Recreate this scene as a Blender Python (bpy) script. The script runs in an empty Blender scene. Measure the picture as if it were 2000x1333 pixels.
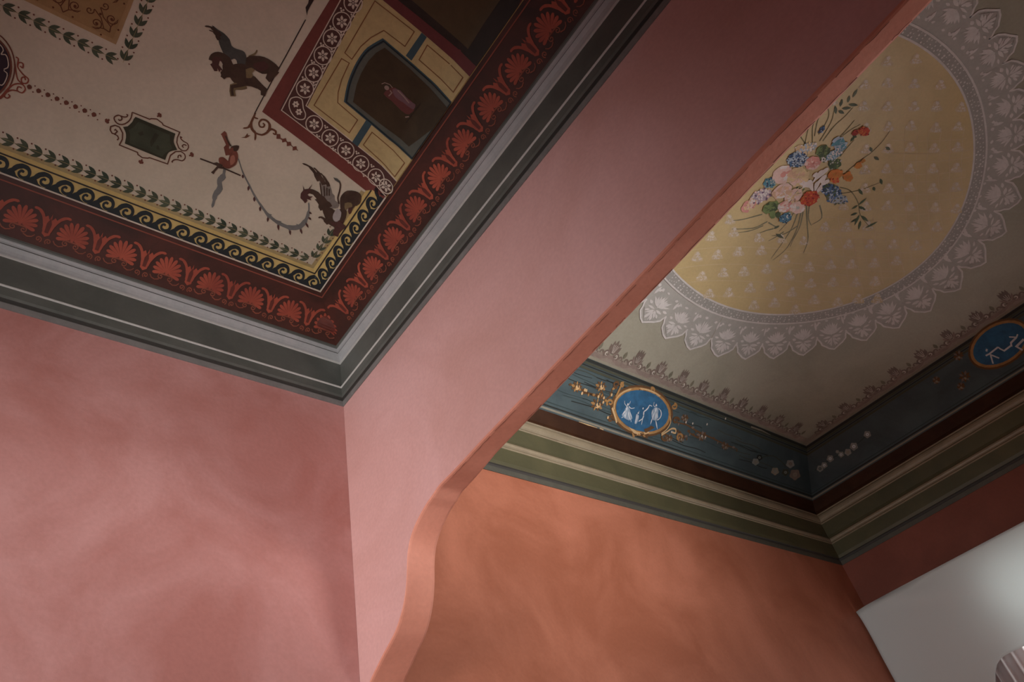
import bpy, math, random
from mathutils import Vector, Matrix
from mathutils.geometry import delaunay_2d_cdt, tessellate_polygon
random.seed(7)
C = bpy.context.scene.collection
SC = bpy.context.scene
# ------------------------------------------------------------------ camera, world, light
S = 1.6            # metres per survey unit
CZ = 1.6           # eye height
F = 1500.0
def nrm(v): return Vector(v).normalized()
ZV = nrm((-428, -1548, F))
AV = Vector((2180, 852, F)); AV = (AV - ZV * AV.dot(ZV)).normalized()
BV = ZV.cross(AV)
def ray(px, py):
    v = Vector((px - 1000, py - 666.5, F))
    return Vector((AV.dot(v), BV.dot(v), ZV.dot(v)))
cam_d = bpy.data.cameras.new('camera'); cam = bpy.data.objects.new('camera', cam_d); C.objects.link(cam)
cam_d.sensor_width = 36; cam_d.lens = F / 2000 * 36; cam_d.clip_start = 0.05
cam.matrix_world = Matrix(((AV.x, -AV.y, -AV.z, 0), (BV.x, -BV.y, -BV.z, 0), (ZV.x, -ZV.y, -ZV.z, CZ), (0, 0, 0, 1)))
SC.camera = cam
SC.view_settings.view_transform = 'Standard'; SC.view_settings.look = 'None'
SC.view_settings.gamma = 1; SC.view_settings.exposure = -0.1; SC.view_settings.use_curve_mapping = False
SC.cycles.use_denoising = True
SC.cycles.max_bounces = 8; SC.cycles.diffuse_bounces = 5
world = bpy.data.worlds.new('world'); SC.world = world; world.use_nodes = True
world.node_tree.nodes['Background'].inputs[0].default_value = (0.75, 0.85, 1.0, 1)
world.node_tree.nodes['Background'].inputs[1].default_value = 0.25
def area(name, loc, direction, sx, sy, power, col):
    l = bpy.data.lights.new(name, 'AREA'); l.shape = 'RECTANGLE'; l.size = sx * S; l.size_y = sy * S
    l.energy = power; l.color = col
    o = bpy.data.objects.new(name, l); C.objects.link(o)
    o.location = (loc[0] * S, loc[1] * S, loc[2] * S + CZ)
    o.rotation_euler = Vector(direction).to_track_quat('-Z', 'Y').to_euler()
    return o
# unseen lamps added for daylight, with aim and spread chosen to shape its falloff
def aimed(name, loc, tgt, sx, sy, power, spread, col=(1, 1, 1)):
    o = area(name, loc, tuple(b - a for a, b in zip(loc, tgt)), sx, sy, power, col); o.data.spread = math.radians(spread); return o
aimed('unseen_side_lamp', (-2.5, .6, .35), (1.2, 2.3, 1.38), .9, 1.2, 39, 56, (1.0, .99, .985))  # added unseen lamp, aimed and narrowed to brighten the arch corner
aimed('added_rear_fill', (-.5, -1.7, .3), (1.0, 2.24, 1.9), .8, 1.1, 12, 46, (1, .985, .96))  # fill lamp added to lift the wall and cornice near the corner
aimed('unseen_front_lamp', (2.6, -1.7, 1.2), (2.08, 2.2, 2.5), .9, .7, 46, 56, (1.0, .985, .965))  # added unseen lamp, set high to keep its light off the left wall
aimed('added_broad_fill', (-.8, -1.75, .1), (-.6, 2, .6), 1.4, 1.6, 22, 150, (.92, .94, 1.0))  # broad weak fill lamp added, mainly for the upper beam
area('daylight_curtained_window', (5.232, .575, .32), (-1, -.1, 0), 1.82, 2.5, 150, (1.0, .965, .93))

# ------------------------------------------------------------------ survey of the two rooms
X1, Y1, X2, XB, SK = 1.3037, 2.239, 5.074, 1.375, 0.10
XL, YF, ZF = -2.6, -1.8, -1.0            # far walls and floor
PLt = [(0.048, 2.508), (.195, 2.648), (.262, 2.703)]
PRt = [(.02, 2.47), (.056, 2.535), (.2, 2.675), (.325, 2.79)]
def pw(P, p):
    if p <= P[0][0]:
        return P[0][1]
    for (a, za), (b, zb) in zip(P, P[1:]):
        if p <= b: return za + (zb - za) * (p - a) / (b - a)
    return P[-1][1]
def FF(q, p0, w):
    t = min(max((q - p0) / w, 0), 1); return 1 - (1 - t) ** 2
def hL(x, y):
    px, py = X1 - x, Y1 - y; p = min(px, py)
    return pw(PLt, p) if p <= .262 else 2.703 + .17 * FF(px, .262, .9) * FF(py, .262, .9)
def hR(x, y):
    px = X2 + SK * (Y1 - y) - x; py = Y1 - y; pl = x - XB; p = min(px, py, pl)
    return pw(PRt, p) if p <= .325 else 2.79 + .3 * FF(px, .325, 1.4) * FF(py, .325, 1.4) * FF(pl, .325, .9)
def hit(px, py, h):
    r = ray(px, py); a, b = 2.3, 3.6
    for _ in range(24):
        m = (a + b) / 2; k = m / r.z
        if h(r.x * k, r.y * k) <= m: b = m
        else: a = m
    k = b / r.z
    return (r.x * k, r.y * k)
def HLp(*p): return hit(p[0], p[1], hL)
def HRp(*p): return hit(p[0], p[1], hR)
def W(p): return (p[0] * S, p[1] * S, p[2] * S + CZ)

# ------------------------------------------------------------------ materials
MATS = {}
def mat(name, col, rough=0.6, var=0.0, scale=3.0, col2=None, bump=0.0, spec=0.35, fine=0.02):
    if name in MATS: return MATS[name]
    m = bpy.data.materials.new(name); m.use_nodes = True; nt = m.node_tree; N = nt.nodes; L = nt.links
    b = N['Principled BSDF']; b.inputs['Roughness'].default_value = rough
    b.inputs['Specular IOR Level'].default_value = spec
    tc = N.new('ShaderNodeTexCoord')
    c2 = col2 or tuple(c * (1 - var) for c in col)
    n1 = N.new('ShaderNodeTexNoise'); n1.inputs['Scale'].default_value = scale; n1.inputs['Detail'].default_value = 6
    n1.inputs['Roughness'].default_value = 0.6
    n1.inputs['Distortion'].default_value = 0.6
    L.new(tc.outputs['Object'], n1.inputs['Vector'])
    r = N.new('ShaderNodeMapRange'); r.inputs[1].default_value = 0.36; r.inputs[2].default_value = 0.64
    L.new(n1.outputs[0], r.inputs[0])
    mx = N.new('ShaderNodeMix'); mx.data_type = 'RGBA'
    mx.inputs[6].default_value = (*col, 1); mx.inputs[7].default_value = (*c2, 1)
    L.new(r.outputs[0], mx.inputs[0])
    n2 = N.new('ShaderNodeTexNoise'); n2.inputs['Scale'].default_value = 45; n2.inputs['Detail'].default_value = 3
    L.new(tc.outputs['Object'], n2.inputs['Vector'])
    h = N.new('ShaderNodeMapRange'); h.inputs[1].default_value = .3; h.inputs[2].default_value = .7
    h.inputs[3].default_value = 1 - fine * 2; h.inputs[4].default_value = 1 + fine * 2
    L.new(n2.outputs[0], h.inputs[0])
    hs = N.new('ShaderNodeHueSaturation'); L.new(h.outputs[0], hs.inputs['Value']); L.new(mx.outputs[2], hs.inputs['Color'])
    L.new(hs.outputs[0], b.inputs['Base Color'])
    if bump:
        bp = N.new('ShaderNodeBump'); bp.inputs['Strength'].default_value = bump; bp.inputs['Distance'].default_value = 0.01
        L.new(n2.outputs[0], bp.inputs['Height']); L.new(bp.outputs[0], b.inputs['Normal'])
    MATS[name] = m; return m
def paint(name, col, rough=0.55, var=0.12): return mat('paint_' + name, col, rough, var, 9.0, spec=0.3)

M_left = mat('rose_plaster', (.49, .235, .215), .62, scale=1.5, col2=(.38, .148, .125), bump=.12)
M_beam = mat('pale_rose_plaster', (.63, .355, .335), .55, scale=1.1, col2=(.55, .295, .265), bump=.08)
M_soff = mat('terracotta_rose_plaster', (.62, .25, .175), .6, scale=1.6, col2=(.52, .195, .13), bump=.12)
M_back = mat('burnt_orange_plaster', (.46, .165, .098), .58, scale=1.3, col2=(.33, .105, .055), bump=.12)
M_rwall = mat('shaded_orange_plaster', (.22, .065, .042), .6, scale=1.6, col2=(.17, .048, .030), bump=.1)  # shade of the window wall is put into this darker colour
M_dark = mat('joint_stain', (.24, .09, .06), .7)
M_floor = mat('terrazzo_floor', (.62, .52, .44), .3, .2, 3)
M_cream = mat('cream_ceiling_paint', (.62, .54, .42), .55, scale=1.3, col2=(.52, .46, .35), spec=.3)
M_greyd = mat('grey_cornice_fascia', (.115, .115, .102), .5, scale=2.5, col2=(.082, .084, .074), spec=.4)
M_greym = mat('grey_cornice_moulding', (.40, .385, .385), .42, scale=5, col2=(.33, .33, .33), spec=.5)
M_greyl = mat('pale_grey_line', (.52, .50, .47), .5)
M_greyk = mat('dark_grey_groove', (.05, .045, .04), .6)
M_greys = mat('grey_lower_strip', (.20, .185, .175), .6, .2, 8)
M_red = mat('oxblood_frieze_ground', (.075, .021, .014), .5, scale=4, col2=(.042, .015, .010), spec=.3)
M_wash = mat('moss_ceiling_ground', (.36, .335, .265), .45, scale=1.4, col2=(.29, .275, .21), spec=.4)

# ------------------------------------------------------------------ mesh helpers
def link(o, parent=None):
    C.objects.link(o)
    if parent: o.parent = parent
    return o
def meshobj(name, verts, faces, mats, parent=None, fm=None, smooth=False):
    me = bpy.data.meshes.new(name); me.from_pydata([W(v) for v in verts], [], faces)
    for m in (mats if isinstance(mats, (list, tuple)) else [mats]): me.materials.append(m)
    if fm: me.polygons.foreach_set('material_index', fm)
    if smooth: me.polygons.foreach_set('use_smooth', [True] * len(me.polygons))
    me.update()
    return link(bpy.data.objects.new(name, me), parent)
def tag(o, label, cat, kind=None, group=None):
    o['label'] = label; o['category'] = cat
    if kind: o['kind'] = kind
    if group: o['group'] = group
    return o
def empty(name, loc=(0, 0, 0)):
    return link(bpy.data.objects.new(name, None))

LAY = 0.0009
def to3(h, x, y, lay):
    e = .004; z = h(x, y)
    n = Vector((-(h(x + e, y) - h(x - e, y)) / (2 * e), -(h(x, y + e) - h(x, y - e)) / (2 * e), 1)).normalized()
    o = LAY * lay
    return (x - n.x * o, y - n.y * o, z - n.z * o)
def inside(p, poly):
    x, y = p; c = False; j = len(poly) - 1
    for i in range(len(poly)):
        a, b = poly[i], poly[j]
        if (a[1] > y) != (b[1] > y) and x < (b[0] - a[0]) * (y - a[1]) / (b[1] - a[1]) + a[0]: c = not c
        j = i
    return c
def tess(poly, step=None):
    """2-D polygon -> (verts, tris), with inner points every `step` so that it can follow a curved ceiling"""
    if not step:
        t = tessellate_polygon([[Vector((p[0], p[1], 0)) for p in poly]])
        return list(poly), [tuple(f) for f in t]
    pts = []
    n = len(poly)
    for i in range(n):
        a, b = poly[i], poly[(i + 1) % n]; d = math.dist(a, b); k = max(1, int(math.ceil(d / step)))
        for j in range(k): pts.append((a[0] + (b[0] - a[0]) * j / k, a[1] + (b[1] - a[1]) * j / k))
    m = len(pts); edges = [(i, (i + 1) % m) for i in range(m)]
    x0, x1 = min(p[0] for p in pts), max(p[0] for p in pts); y0, y1 = min(p[1] for p in pts), max(p[1] for p in pts)
    nx = int((x1 - x0) / step) + 1; ny = int((y1 - y0) / step) + 1
    for i in range(nx):
        for j in range(ny):
            q = (x0 + (i + .5) * step, y0 + (j + .5) * step)
            if inside(q, poly): pts.append(q)
    v, e, f, _, _, _ = delaunay_2d_cdt([Vector(p) for p in pts], edges, [], 1, 1e-6)
    return [(p.x, p.y) for p in v], [tuple(x) for x in f]
class Paint:
    """one painted motif: flat coats of paint lying on the ceiling surface h"""
    def __init__(s, name, parent, h): s.name, s.parent, s.h = name, parent, h; s.sm = []; s.k = 0; s.v, s.f, s.m, s.mats = [], [], [], []
    def poly(s, pts, m, lay=1, step=None):
        if m not in s.mats: s.mats.append(m)
        mi = s.mats.index(m); v, f = tess(pts, step); o = len(s.v); s.k += 1; lay += .03 * (s.k % 50)
        s.v += [to3(s.h, x, y, lay) for x, y in v]
        for t in f:
            a, b, c = (v[i] for i in t[:3])
            ar = (b[0] - a[0]) * (c[1] - a[1]) - (b[1] - a[1]) * (c[0] - a[0])
            t = tuple(o + i for i in t)
            s.f.append(t if ar < 0 else t[::-1]); s.m.append(mi); s.sm.append(bool(step))   # face downwards
        return s
    def strip(s, pts, w, m, lay=1, closed=False, step=None):
        """ribbon of width w (number or list) along pts"""
        if step:
            q = []
            for i in range(len(pts) - (0 if closed else 1)):
                a, b = pts[i], pts[(i + 1) % len(pts)]; k = max(1, int(math.dist(a, b) / step))
                q += [(a[0] + (b[0] - a[0]) * j / k, a[1] + (b[1] - a[1]) * j / k) for j in range(k)]
            if not closed: q.append(pts[-1])
            pts = q
        n = len(pts); ws = w if isinstance(w, (list, tuple)) else [w] * n
        if len(ws) != n: ws = [ws[int(i * (len(ws) - 1) / max(n - 1, 1))] for i in range(n)]
        if m not in s.mats: s.mats.append(m)
        mi = s.mats.index(m); o = len(s.v); s.k += 1; lay += .03 * (s.k % 50)
        for i, p in enumerate(pts):
            a = pts[i - 1] if (i or closed) else p; b = pts[(i + 1) % n] if (i < n - 1 or closed) else p
            dx, dy = b[0] - a[0], b[1] - a[1]; l = math.hypot(dx, dy) or 1; k = ws[i] / 2
            if a is not p and b is not p:
                d1 = (p[0] - a[0], p[1] - a[1]); d2 = (b[0] - p[0], b[1] - p[1]); l1 = math.hypot(*d1) or 1; l2 = math.hypot(*d2) or 1
                cs = (d1[0] * d2[0] + d1[1] * d2[1]) / l1 / l2; k = k / max(math.sqrt(max((1 + cs) / 2, 0)), .6)
                dx, dy = d1[0] / l1 + d2[0] / l2, d1[1] / l1 + d2[1] / l2; l = math.hypot(dx, dy) or 1
            nx, ny = -dy / l * k, dx / l * k
            s.v.append(to3(s.h, p[0] + nx, p[1] + ny, lay)); s.v.append(to3(s.h, p[0] - nx, p[1] - ny, lay))
        for i in range(n if closed else n - 1):
            j = (i + 1) % n; s.f.append((o + 2 * i, o + 2 * j, o + 2 * j + 1, o + 2 * i + 1)); s.m.append(mi); s.sm.append(False)
        return s
    def disc(s, c, r, m, lay=1, n=10, ry=None):
        return s.poly([(c[0] + r * math.cos(2 * math.pi * i / n), c[1] + (ry or r) * math.sin(2 * math.pi * i / n)) for i in range(n)], m, lay)
    def build(s, label=None, relief=0):
        o = meshobj(s.name, s.v, s.f, s.mats, s.parent, s.m, not s.sm)
        if s.sm: o.data.polygons.foreach_set('use_smooth', s.sm)
        if label: o['label'] = label
        return o
def spiral(c, r0, r1, a0, turns, n=16):
    return [(c[0] + (r0 + (r1 - r0) * i / n) * math.cos(a0 + turns * 2 * math.pi * i / n), c[1] + (r0 + (r1 - r0) * i / n) * math.sin(a0 + turns * 2 * math.pi * i / n)) for i in range(n + 1)]
def leafp(a, b, w, n=3):
    """pointed leaf from a to b"""
    dx, dy = b[0] - a[0], b[1] - a[1]; l = math.hypot(dx, dy) or 1e-6; nx, ny = -dy / l, dx / l
    L_, R_ = [], []
    for i in range(1, n + 1):
        t = i / (n + 1); k = w / 2 * math.sin(math.pi * t ** .9)
        L_.append((a[0] + dx * t + nx * k, a[1] + dy * t + ny * k)); R_.append((a[0] + dx * t - nx * k, a[1] + dy * t - ny * k))
    return [a] + L_ + [b] + R_[::-1]
def petal(a, b, w):
    """club-shaped petal, round at b"""
    dx, dy = b[0] - a[0], b[1] - a[1]; l = math.hypot(dx, dy) or 1e-6; nx, ny = -dy / l, dx / l
    prof = [(.0, .12), (.5, .42), (.8, .5), (.95, .32)]
    return [(a[0] + dx * t + nx * w * k, a[1] + dy * t + ny * w * k) for t, k in prof] + [b] + [(a[0] + dx * t - nx * w * k, a[1] + dy * t - ny * w * k) for t, k in prof[::-1]]
def smooth(pts, k=4, closed=False):
    """Catmull-Rom through pts"""
    n = len(pts); out = []
    for i in range(n if closed else n - 1):
        P = [pts[(i + d) % n] if closed else pts[min(max(i + d, 0), n - 1)] for d in (-1, 0, 1, 2)]
        for j in range(k):
            t = j / k
            out.append(tuple(.5 * (2 * P[1][a] + (P[2][a] - P[0][a]) * t + (2 * P[0][a] - 5 * P[1][a] + 4 * P[2][a] - P[3][a]) * t * t + (3 * P[1][a] - P[0][a] - 3 * P[2][a] + P[3][a]) * t ** 3) for a in (0, 1)))
    if not closed: out.append(tuple(pts[-1]))
    return out

# ------------------------------------------------------------------ shell: walls, arch, floor
def quadwall(name, pts_faces, m, parent=None): return meshobj(name, *pts_faces, m, parent)
def box(x0, x1, y0, y1, z0, z1):
    v = [(x, y, z) for z in (z0, z1) for y in (y0, y1) for x in (x0, x1)]
    return v, [(0, 2, 3, 1), (4, 5, 7, 6), (0, 1, 5, 4), (2, 6, 7, 3), (0, 4, 6, 2), (1, 3, 7, 5)]
def boxes(lst):
    V, Fc = [], []
    for b in lst:
        v, f = box(*b); o = len(V); V += v; Fc += [tuple(o + i for i in q) for q in f]
    return V, Fc
ZT = 3.25
T = .16
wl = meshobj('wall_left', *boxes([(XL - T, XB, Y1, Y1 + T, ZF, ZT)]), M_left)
tag(wl, 'mottled rose plaster wall below the grey cornice, left of the arch corner', 'wall', 'structure')
wb = meshobj('wall_back', *boxes([(XB, X2 + .75, Y1, Y1 + T, ZF, ZT)]), M_back)
tag(wb, 'burnt orange plaster wall seen beyond the arch, under the green cornice', 'wall', 'structure')
# dividing wall with the arch: outline in (y, z) on the near face
arch_px = [(890, 914), (868, 938), (857, 953), (845, 971), (833, 988), (820, 1011), (809, 1034), (801, 1058), (797, 1080), (795.5, 1100), (794.5, 1130), (792, 1160), (787, 1190), (780, 1216), (772, 1238), (762, 1258), (748, 1284), (736, 1308), (729, 1322), (724, 1333)]
def onx(px, py, X):
    r = ray(px, py); k = X / r.x; return (r.y * k, r.z * k)
prof = [onx(*p, X1) for p in arch_px]
prof = [(y, min(z, 1.412)) for y, z in prof]
prof += [(2.205, .972), (2.238, .93)]
ysof = [(-1.8, 1.452), (-.2, 1.450), (.1, 1.444), (.3, 1.442), (.8, 1.430), (1.1, 1.425), (1.43, 1.418)]
def _cr(P, k=5):
    out = []
    for i in range(len(P) - 1):
        Q = [P[min(max(i + d, 0), len(P) - 1)] for d in (-1, 0, 1, 2)]
        for j in range(k):
            t = j / k; out.append(tuple(.5 * (2 * Q[1][a] + (Q[2][a] - Q[0][a]) * t + (2 * Q[0][a] - 5 * Q[1][a] + 4 * Q[2][a] - Q[3][a]) * t * t + (3 * Q[1][a] - Q[0][a] - 3 * Q[2][a] + Q[3][a]) * t ** 3) for a in (0, 1)))
    return out + [P[-1]]
edge = ysof[:-1] + _cr([ysof[-1]] + prof)                                     # from the front of the room to the back wall
V, Fc = [], []
def xf(y): return XB + .018 * (y / 1.4 - .5) if y < 1.45 else XB + .009 + .05 * (y - 1.45) / .8   # far face is a little out of true
bev = .006
rows = []
for y, z in edge:
    rows.append([(X1, y, ZT), (X1, y, z + bev * 1.3), (X1 + bev * .35, y, z + bev * .35), (X1 + bev * 1.3, y, z), (xf(y) - bev * 1.6, y, z), (xf(y) - bev * .4, y, z + bev * .4), (xf(y), y, z + bev * 1.6), (xf(y), y, ZT)])
# wobble: hand-trowelled edges
for i, r in enumerate(rows):
    V += r
nr = len(rows[0])
fm = []
for i in range(len(rows) - 1):
    for j in range(nr - 1):
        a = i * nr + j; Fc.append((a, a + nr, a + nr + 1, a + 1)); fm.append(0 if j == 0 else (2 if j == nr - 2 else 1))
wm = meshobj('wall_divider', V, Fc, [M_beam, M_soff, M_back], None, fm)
tag(wm, 'pale pink plaster beam and curved arch haunch dividing the two rooms', 'wall', 'structure')
# hairline cracks and chips along the two arrises
def crack(pts, w, nm):
    V, Fc = [], []
    for i, p in enumerate(pts):
        ww = w * (0.35 + random.random() * 1.0)
        V += [(p[0], p[1] , p[2]), (p[0] + ww, p[1], p[2] - .0004)]
    for i in range(len(pts) - 1): Fc.append((2 * i, 2 * i + 2, 2 * i + 3, 2 * i + 1))
    o = meshobj(nm, V, Fc, M_dark, wm)
    return o
def zs(y):
    for (a, za), (b, zb) in zip(edge, edge[1:]):
        if a <= y <= b: return za + (zb - za) * (y - a) / (b - a)
    return edge[0][1]
y = 1.6
while y > -.1:
    l = random.uniform(.04, .16)
    crack([(X1 + .007 + random.uniform(-.0015, .0015), y - l * k / 6, zs(y - l * k / 6) - .0007) for k in range(7)], .0016, 'edge_crack')
    y -= l + random.uniform(.0, .07)
y = 1.3
while y > -.1:
    l = random.uniform(.04, .2)
    crack([(xf(y) - .011 + random.uniform(-.0015, .0015), y - l * k / 6, zs(y - l * k / 6) - .0007) for k in range(7)], .002, 'edge_crack')
    y -= l + random.uniform(.0, .12)

rw = lambda y: X2 + SK * (Y1 - y)
V, Fc = [], []
def rwq(y0, y1, z0, z1):
    o = len(V)
    for dx in (0, T):
        V.extend([(rw(y0) + dx, y0, z0), (rw(y1) + dx, y1, z0), (rw(y1) + dx, y1, z1), (rw(y0) + dx, y0, z1)])
    Fc.extend([tuple(o + i for i in q) for q in [(0, 1, 2, 3), (7, 6, 5, 4), (0, 4, 5, 1), (1, 5, 6, 2), (2, 6, 7, 3), (3, 7, 4, 0)]])
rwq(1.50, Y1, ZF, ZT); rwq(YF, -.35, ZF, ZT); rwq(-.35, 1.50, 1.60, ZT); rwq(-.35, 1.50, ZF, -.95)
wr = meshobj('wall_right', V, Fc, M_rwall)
tag(wr, 'terracotta plaster wall strip, shade put into its colour, above the curtained window', 'wall', 'structure')
wf = meshobj('wall_front', *boxes([(XL - T, 2.1, YF - T, YF, ZF, ZT), (3.1, 6.0, YF - T, YF, ZF, ZT), (2.1, 3.1, YF - T, YF, ZF, 0), (2.1, 3.1, YF - T, YF, 1.6, ZT)]), M_left); tag(wf, 'rose plaster wall behind the camera', 'wall', 'structure')
ws = meshobj('wall_side', *boxes([(XL - T, XL, YF, .1, ZF, ZT), (XL - T, XL, 1.1, Y1, ZF, ZT), (XL - T, XL, .1, 1.1, 1.0, ZT), (XL - T, XL, .1, 1.1, ZF, -.3)]), M_left); tag(ws, 'rose plaster wall with a window at the far left, outside the picture', 'wall', 'structure')
fl = meshobj('floor', *box(XL - T, 6.0, YF - T, Y1 + T, ZF - .1, ZF), M_floor); tag(fl, 'pale terrazzo floor below the picture', 'floor', 'structure')
# windows: frames with glazing; the two unseen ones added to go with the lamps
M_wood = mat('white_window_paint', (.6, .58, .55), .4)
M_glass = bpy.data.materials.new('window_glass'); M_glass.use_nodes = True
_g = M_glass.node_tree.nodes['Principled BSDF']; _g.inputs['Transmission Weight'].default_value = 1; _g.inputs['Roughness'].default_value = 0; _g.inputs['IOR'].default_value = 1.02
def window(name, label, o, ux, w, h):
    e = empty(name); tag(e, label, 'window', 'structure')
    def P(u, v, d): return (o[0] + ux[0] * u - ux[1] * d, o[1] + ux[1] * u + ux[0] * d, o[2] + v)
    def bar(nm, u0, u1, v0, v1, d0, d1, m):
        v = [P(u, q, d) for q in (v0, v1) for d in (d0, d1) for u in (u0, u1)]
        return meshobj(nm, v, [(0, 2, 3, 1), (4, 5, 7, 6), (0, 1, 5, 4), (2, 6, 7, 3), (0, 4, 6, 2), (1, 3, 7, 5)], m, e)
    t = .035
    bar('frame', 0, w, 0, t, -.02, .02, M_wood); bar('frame', 0, w, h - t, h, -.02, .02, M_wood)
    bar('frame', 0, t, t, h - t, -.02, .02, M_wood); bar('frame', w - t, w, t, h - t, -.02, .02, M_wood)
    bar('mullion', w / 2 - .02, w / 2 + .02, t, h - t, -.015, .015, M_wood)
    bar('glazing_bar', t, w - t, h * .66, h * .66 + .02, -.012, .012, M_wood)
    bar('pane', t, w / 2 - .02, t, h - t, -.003, .003, M_glass); bar('pane', w / 2 + .02, w - t, t, h - t, -.003, .003, M_glass)
window('window_1', 'window in the wall behind the camera, outside the picture', (2.1, YF - .11, 0), (1, 0), 1.0, 1.6)
_d = math.hypot(SK, 1)
window('window_2', 'window opening glowing behind the white fabric blind', (rw(1.50) + .12, 1.50, -.95), (SK / _d, -1 / _d), 1.85 * _d, 2.55)
window('window_3', 'window in the far left wall outside the picture', (XL - .11, .1, -.3), (0, 1), 1.0, 1.3)

# ------------------------------------------------------------------ cornices
def cornice(root, segs, right=False):
    """segs: (part name, label, material, [(projection, height), ...])"""
    for nm, lab, m, pr in segs:
        V, Fc = [], []
        for p, z in pr:
            if not right: V += [(XL, Y1 - p, z), (X1 - p, Y1 - p, z), (X1 - p, YF, z)]
            else: V += [(XB, Y1 - p, z), (X2 + SK * p - p * 1.0, Y1 - p, z), (rw(YF) - p, YF, z)]
        for i in range(len(pr) - 1):
            a = 3 * i; Fc += [(a, a + 1, a + 4, a + 3), (a + 1, a + 2, a + 5, a + 4)]
        o = meshobj(nm, V, Fc, m, root)
        if lab: o['label'] = lab
t1 = empty('trim_1'); tag(t1, 'grey moulded plaster cornice running round the left room', 'cornice', 'structure')
cornice(t1, [
    ('lower_fillet', 'thin mid-grey strip against the pink wall', M_greys, [(-.01, 2.199), (.004, 2.199), (.006, 2.224)]),
    ('groove', 'dark shadow line', M_greyk, [(.006, 2.224), (.002, 2.227), (.002, 2.238), (.010, 2.240)]),
    ('lower_fascia', None, M_greyd, [(.010, 2.240), (.014, 2.250), (.014, 2.289)]),
    ('bead', 'pale raised line', M_greyl, [(.014, 2.289), (.018, 2.291), (.018, 2.296), (.012, 2.298)]),
    ('fascia', 'broad dark grey band', M_greyd, [(.012, 2.298), (.010, 2.34), (.010, 2.437)]),
    ('bead', 'pale raised line', M_greyl, [(.010, 2.437), (.015, 2.439), (.015, 2.445), (.013, 2.447)]),
    ('cavetto', 'pale grey hollow moulding', M_greym, [(.013, 2.447), (.015, 2.456), (.020, 2.466), (.028, 2.474), (.032, 2.478)]),
    ('groove', 'dark line in the moulding', M_greyk, [(.032, 2.478), (.031, 2.483)]),
    ('ovolo', 'pale grey rounded moulding', M_greym, [(.031, 2.483), (.037, 2.486), (.041, 2.491), (.042, 2.495)]),
    ('top_fillet', 'grey edge against the red frieze', M_greyd, [(.042, 2.495), (.046, 2.500), (.048, 2.508)]),
])
M_ol = mat('olive_cornice_band', (.095, .085, .042), .45, scale=2.2, col2=(.068, .064, .032), spec=.45)
M_tan = mat('tan_cornice_moulding', (.29, .235, .155), .45, scale=5, col2=(.24, .19, .125), spec=.45)
M_tank = mat('umber_line', (.10, .07, .035), .55)
M_umb = mat('dark_umber_band', (.050, .020, .009), .6, scale=4, col2=(.034, .013, .006), spec=.12)
t2 = empty('trim_2'); tag(t2, 'olive and tan moulded cornice running round the right room', 'cornice', 'structure')
cornice(t2, [
    ('lower_fillet', 'thin grey strip against the orange wall', mat('dusky_strip', (.085, .08, .062), .6, .2, 8), [(-.01, 2.062), (.003, 2.062), (.006, 2.090)]),
    ('groove', 'dark shadow line', M_greyk, [(.006, 2.090), (.002, 2.093), (.002, 2.107), (.008, 2.110)]),
    ('fascia', 'lower olive band', M_ol, [(.008, 2.110), (.012, 2.13), (.012, 2.216)]),
    ('bead', 'pale tan line', M_tan, [(.012, 2.216), (.016, 2.219), (.016, 2.224)]),
    ('groove', None, M_tank, [(.016, 2.224), (.013, 2.229)]),
    ('astragal', 'tan rounded moulding', M_tan, [(.013, 2.229), (.020, 2.234), (.023, 2.243), (.020, 2.254)]),
    ('groove', None, M_tank, [(.020, 2.254), (.015, 2.262)]),
    ('fascia', 'upper olive band', M_ol, [(.015, 2.262), (.012, 2.28), (.014, 2.372)]),
    ('bead', 'pale tan line', M_tan, [(.014, 2.372), (.018, 2.375), (.018, 2.380)]),
    ('groove', None, M_tank, [(.018, 2.380), (.015, 2.386)]),
    ('torus', 'broad tan moulding', M_tan, [(.015, 2.386), (.022, 2.392), (.027, 2.404), (.028, 2.418), (.024, 2.432)]),
    ('groove', None, M_tank, [(.024, 2.432), (.020, 2.438)]),
    ('bead', 'pale tan line', M_tan, [(.020, 2.438), (.023, 2.441), (.023, 2.447)]),
    ('umber_band', 'dark red-brown band under the blue cove', M_umb, [(.023, 2.447), (.021, 2.470), (.036, 2.500), (.056, 2.535)]),
], True)

# ------------------------------------------------------------------ LEFT CEILING
cl = empty('ceiling'); tag(cl, 'painted vault of the left room with griffins, garlands and red palmette frieze', 'ceiling', 'structure')
def Lrect(p0, p1, step, xl=XL, yf=YF):
    """L-shaped band between projections p0<p1 (mitred at the corner)"""
    return [(xl, Y1 - p0), (X1 - p0, Y1 - p0), (X1 - p0, yf), (X1 - p1, yf), (X1 - p1, Y1 - p1), (xl, Y1 - p1)]
def surf(name, label, p0, p1, m, h, parent, right=False, n=1):
    """strip of ceiling between two projections"""
    V, Fc = [], []
    ps = [p0 + (p1 - p0) * i / n for i in range(n + 1)]
    for p in ps:
        if not right:
            pts = [(XL, Y1 - p), (X1 - p, Y1 - p), (X1 - p, YF)]
        else:
            cx = X2 + SK * p - p; pts = [(XB + p, YF), (XB + p, Y1 - p), (cx, Y1 - p), (rw(YF) - p, YF)]
        for q in pts: V.append((q[0], q[1], pw(PRt if right else PLt, p)))
    k = 4 if right else 3
    for i in range(n):
        for j in range(k - 1): a = k * i + j; Fc.append((a, a + 1, a + k + 1, a + k))
    o = meshobj(name, V, Fc, m, parent)
    if label: o['label'] = label
    return o
P_yel = paint('ochre_yellow', (.56, .40, .145)); P_yel2 = paint('pale_ochre', (.62, .49, .26)); P_navy = paint('blue_black', (.016, .020, .022))
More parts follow.
